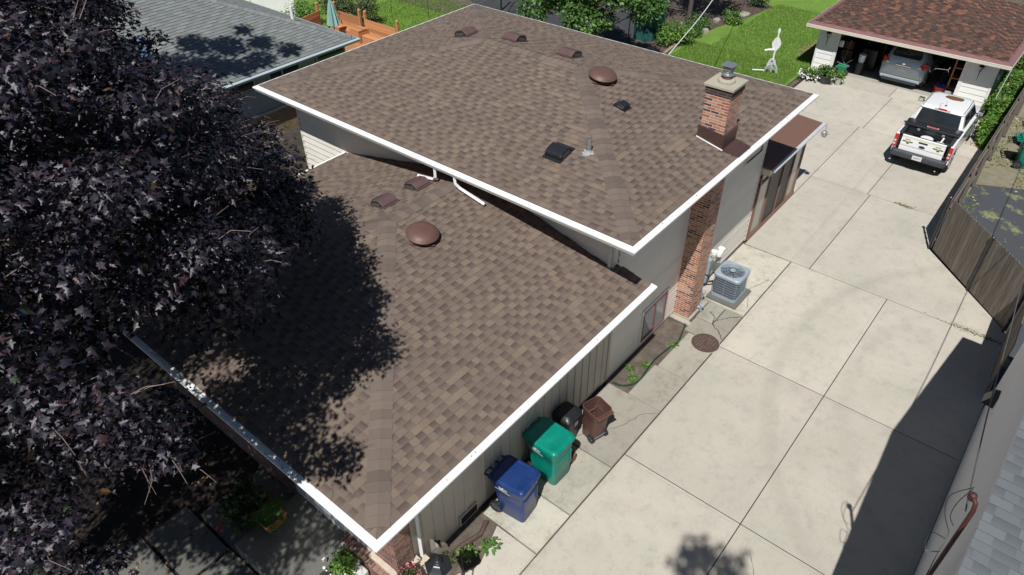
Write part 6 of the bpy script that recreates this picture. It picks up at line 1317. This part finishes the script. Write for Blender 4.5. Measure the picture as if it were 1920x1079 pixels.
for s in (-1, 1):
    mb = MB(); y0, y1 = sorted((s*(hw-.115), s*(hw+.004))); mb.box(.03, .16, y0, y1, .72, 1.13); tl = mb.build('tail_light', M_REDL, tk, bevel=.015)
    mb = MB()
    for z in (.8, .91): mb.box(.022, .1, y0+.025, y1-.015, z-.035, z+.035)
    mb.build('reverse_lens', M_CLRL, tl, bevel=.01)
mb = MB(); prof = [(-.14, .48), (-.16, .6), (-.13, .66), (.1, .66), (.1, .45), (-.06, .42)]
mb.loft([[(x+(.09 if abs(y) > .85 else 0), y, z) for x, z in prof] for y in (-.93, -.8, .8, .93)]); bm_ = mb.build('rear_bumper', M_TRIM, tk, bevel=.02)
mb = MB(); mb.box(-.175, -.165, -.16, .16, .5, .64); pl = mb.build('licence_plate', pm('plate_white', (.7, .7, .7), .4), tk)
txt('plate_number', '1360572', .075, TM(-.1765, 0, .565), pm('plate_ink', (.02, .03, .08), .5), pl)
mb = MB(); mb.box(.3, 5.1, -.7, .7, .38, .62); mb.build('chassis', M_BLACKP, tk)
for s in (-1, 1):
    mb = MB(); y0, y1 = sorted((s*.95, s*1.14)); mb.box(3.8, 3.9, y0, y1, 1.2, 1.38); mb.tube([(3.9, s*.7, 1.22), (3.88, s*1.02, 1.25)], .03, 6); mr = mb.build('side_mirror', M_BLACKP, tk, bevel=.03)
    mb = MB(); mb.face([(3.794, s*.97, 1.22), (3.794, s*1.12, 1.22), (3.794, s*1.12, 1.36), (3.794, s*.97, 1.36)]); mb.build('mirror_glass', M_CHROME, mr)
    mb = MB(); mb.box(2.1, 4.2, min(s*(hw+.001), s*(hw+.004)), max(s*(hw+.001), s*(hw+.004)), 1.08, 1.105); mb.build('green_stripe', M_GRN, tk)
    for x in (2.25, 3.15): mb = MB(); mb.box(x, x+.2, min(s*hw, s*(hw+.03)), max(s*hw, s*(hw+.03)), .99, 1.02); mb.build('door_handle', M_BLACKP, tk, bevel=.008)
mb = MB(); mb.box(2.245, 2.32, -.14, .14, 1.745, 1.79); bl_ = mb.build('high_brake_light', M_REDL, tk, bevel=.01)
mb = MB(); mb.box(2.24, 2.3, -.26, -.15, 1.745, 1.785); mb.box(2.24, 2.3, .15, .26, 1.745, 1.785); mb.build('cargo_lamp', M_CLRL, bl_)
mb = MB(); mb.lathe([(.05, 0), (.03, .03)], (2.62, 0, 1.78), 10); mb.tube([(2.62, 0, 1.8), (2.56, 0, 2.0)], .004, 4); mb.tube(bez([(2.12, .1, 1.79), (2.3, .16, 1.79), (2.45, .12, 1.79), (2.6, .2, 1.79), (2.8, .14, 1.79)], 4), .005, 4); mb.build('antenna', M_BLACKP, tk)
_mx = lambda x: float(np.interp(x, [-.3, 0, 2.1, 2.28, 3.8, 4.35, 5.2], [-.3, 0, 1.36, 1.56, 3.2, 3.75, 4.95])); _mz = lambda z: float(np.interp(z, [0, .42, 1.16, 1.8, 2.2], [0, .46, 1.27, 1.9, 2.3]))
def remap(o):
    for ch in [c for c in bpy.data.objects if c.parent == o]:
        if ch.matrix_basis != Matrix.Identity(4):
            t_ = ch.matrix_basis.translation.copy(); ch.matrix_basis = Matrix.Translation((_mx(t_.x)-t_.x, 0, _mz(t_.z)-t_.z)) @ ch.matrix_basis
        else:
            for v in ch.data.vertices: v.co.x, v.co.z = _mx(v.co.x), _mz(v.co.z)
        remap(ch)
bpy.context.view_layer.update(); remap(tk)
for x in (.85, 4.05):
    for s in (-1, 1): wheel(tk, x, s*.83, .41, .26, s)
# things in and on the truck
TW = lambda x, y, z: tuple(wm(tk) @ Vector((x, y, z)))
tbx = thing('truck_toolbox', 'wide black toolbox lying across the pickup bed behind the cab', 'toolbox', TW(1.1, 0, 1.31), 0)
mb = MB(); mb.box(-.26, .26, -.76, .76, -.3, -.0); mb.build('case', M_BLKM, tbx, bevel=.01)
mb = MB(); mb.loft([[(x, y, z) for x, z in ((-.3, .005), (.3, .005), (.3, .05), (.12, .1), (-.22, .1), (-.3, .07))] for y in (-.92, .92)]); ld = mb.build('lid', M_BLKM, tbx, bevel=.012)
mb = MB()
for i in range(40): mb.box(.14, .22, -.84+i*.043, -.825+i*.043, .088, .1)
mb.build('ribs', M_TRIM, ld)
mb = MB(); mb.box(-.24, -.16, -.17, .17, .1005, .104); mb.build('red_sticker', pm('sticker_red', (.5, .05, .07), .4), ld); mb = MB(); mb.box(-.25, -.15, -.19, .19, .1002, .1012); mb.build('white_sticker', M_WP, ld)
for y in (-.42, .42): mb = MB(); mb.box(-.29, -.262, y-.05, y+.05, -.12, -.03); mb.build('latch', M_GALV, tbx, bevel=.01)
for i, (x, y, hgt, lb) in enumerate(((.55, .02, .3, 'round white covered pail in the pickup bed, left of the open one'), (.42, -.44, .26, 'open white tub with hoses in the pickup bed, nearest the right tail light'))):
    c = TW(x, y, .8); t_ = thing('white_tub', lb, 'tub', c, 0, 'white tubs in the pickup bed'); r = .2
    mb = MB(); mb.lathe([(r*.9, 0), (r, hgt), (r*1.05, hgt), (r*1.05, hgt+.03)]+([(r*.2, hgt+.04)] if i == 0 else [(r*.9, hgt+.03), (r*.85, .06)]), c, 24); mb.build('pail', M_WP, t_, True, smooth=True)
    if i: mb = MB(); mb.tube([tuple(Vector(c)+Vector((.11*math.cos(a*.9), .11*math.sin(a*.9), hgt-.05+.01*a))) for a in range(14)], .018, 6); mb.tube([tuple(Vector(c)+Vector((-.1, 0, hgt))), tuple(Vector(c)+Vector((.2, -.05, hgt+.2)))], .03, 6); mb.build('hose_end', M_WP, t_, True)
mb = MB(); n = 14; rr = random.Random(3); c = TW(2.75, -.1, 1.9); mb.loft([[(c[0]+.14*math.cos(a)*q, c[1]+.33*math.sin(a)*q, c[2]+z) for a, q in [(2*PI*i/n, f*(.85+.3*((i*7) % 5)/5)) for i in range(n)]] for z, f in ((-.01, 1), (.03, .95), (.05, .6))])
mb.build('bark_brush', pm('brown_bristle', (.14, .065, .02), .95, .6, 40, bmp=1, bsc=90), label='brown bristly mat lying on the pickup roof', cat='mat')
# car in the garage
cr = thing('silver_car', 'silver-blue hatchback parked nose-in inside the open garage', 'car', (34.28, 6.29, 0), 0); M_SILV = pm('silver_blue_paint', (.42, .5, .56), .28, .03, 2, metal=.2, coat=.7)
def csec(x, w_, zb, zs, zr, wr): # half ring: bottom, sill, belt, roof
    pts = [(-w_*.86, zb), (-w_, zb+.12), (-w_*1.0, zs*.75), (-w_*.97, zs), (-wr, zr-.06), (-wr*.85, zr), (0, zr+.03), (wr*.85, zr), (wr, zr-.06), (w_*.97, zs), (w_*1.0, zs*.75), (w_, zb+.12), (w_*.86, zb)]
    return [(x, y, z) for y, z in pts]
mb = MB()
mb.loft([csec(.02, .72, .32, .55, .78, .6), csec(.06, .82, .27, .72, .98, .62), csec(.16, .87, .25, .95, 1.1, .68), csec(.32, .9, .24, .98, 1.38, .6), csec(.55, .9, .24, .98, 1.58, .57), csec(.95, .9, .24, .98, 1.65, .58), csec(2.2, .9, .24, .97, 1.66, .6), csec(2.9, .9, .24, .96, 1.5, .6), csec(3.5, .9, .24, .92, 1.02, .75), csec(4.3, .86, .26, .75, .86, .65), csec(4.5, .7, .35, .6, .7, .5)])
mb.build('body', M_SILV, cr, smooth=True, angle=70)
mb = MB(); P4 = [(.165, -.52, 1.13), (.165, .52, 1.13), (.205, .58, 1.2), (.4, .5, 1.49), (.47, .42, 1.56), (.47, -.42, 1.56), (.4, -.5, 1.49), (.205, -.58, 1.2)]
mb.loft([[(x-.02, y, z+.03) for x, y, z in P4], [(x+.1, y, z-.02) for x, y, z in P4]]); mb.build('rear_window', M_GLASS, cr)
for s in (-1, 1):
    mb = MB(); mb.loft([[(x, s*y, z) for y, z in ((.5, .86), (.78, .82), (.865, .9), (.86, 1.08), (.8, 1.1), (.62, .98))] for x in (.05, .2)]); mb.v = [(x+max(0, abs(y)-.7)*.5+(z-.86)*.15, y, z) for x, y, z in mb.v]; tl = mb.build('tail_light', M_REDL, cr, bevel=.02)
    mb = MB(); mb.box(.035, .06, min(s*.58, s*.68), max(s*.58, s*.68), .87, .94); mb.build('lens', M_CLRL, tl)
    mb = MB(); mb.face([(.95, s*.905, 1.0), (2.7, s*.905, 1.0), (2.5, s*.66, 1.5), (1.0, s*.64, 1.52)]); mb.build('side_window', M_GLASS, cr)
mb = MB(); mb.box(.005, .07, -.3, .3, .86, .885); mb.build('chrome_strip', M_CHROME, cr, bevel=.005)
mb = MB(); mb.box(.0, .015, -.16, .16, .66, .8); pl = mb.build('licence_plate', pm('plate_white', (.7, .7, .7), .4), cr); txt('plate_number', 'AE 1672', .08, TM(-.002, 0, .735), pm('plate_ink', (.02, .03, .08), .5), pl)
oval('emblem', 0, .94, .06, .035, M_CHROME, cr, .03)
mb = MB(); mb.loft([[(x, y, z) for x, z in ((-.03, .3), (-.05, .42), (.0, .5), (.3, .5), (.3, .24), (.05, .24))] for y in (-.8, .8)]); mb.v = [(x+max(0, abs(y)-.6)*.3, y, z) for x, y, z in mb.v]; mb.build('rear_bumper', M_SILV, cr, bevel=.04, bseg=3)
mb = MB(); mb.box(-.03, .3, -.7, .7, .2, .27); mb.build('lower_bumper', M_BLACKP, cr, bevel=.02)
def rescale(o):
    for ch in [c for c in bpy.data.objects if c.parent == o]:
        if ch.matrix_basis != Matrix.Identity(4): ch.matrix_basis = Matrix.Translation((0, 0, ch.matrix_basis.translation.z*.1)) @ ch.matrix_basis
        else:
            for v in ch.data.vertices: v.co.y *= 1.05; v.co.z *= 1.1
        rescale(ch)
bpy.context.view_layer.update(); rescale(cr)
for x in (.68, 3.5):
    for s in (-1, 1): wheel(cr, x, s*.83, .36, .23, s)
# golden dead leaf patch on tree etc. is in the foliage
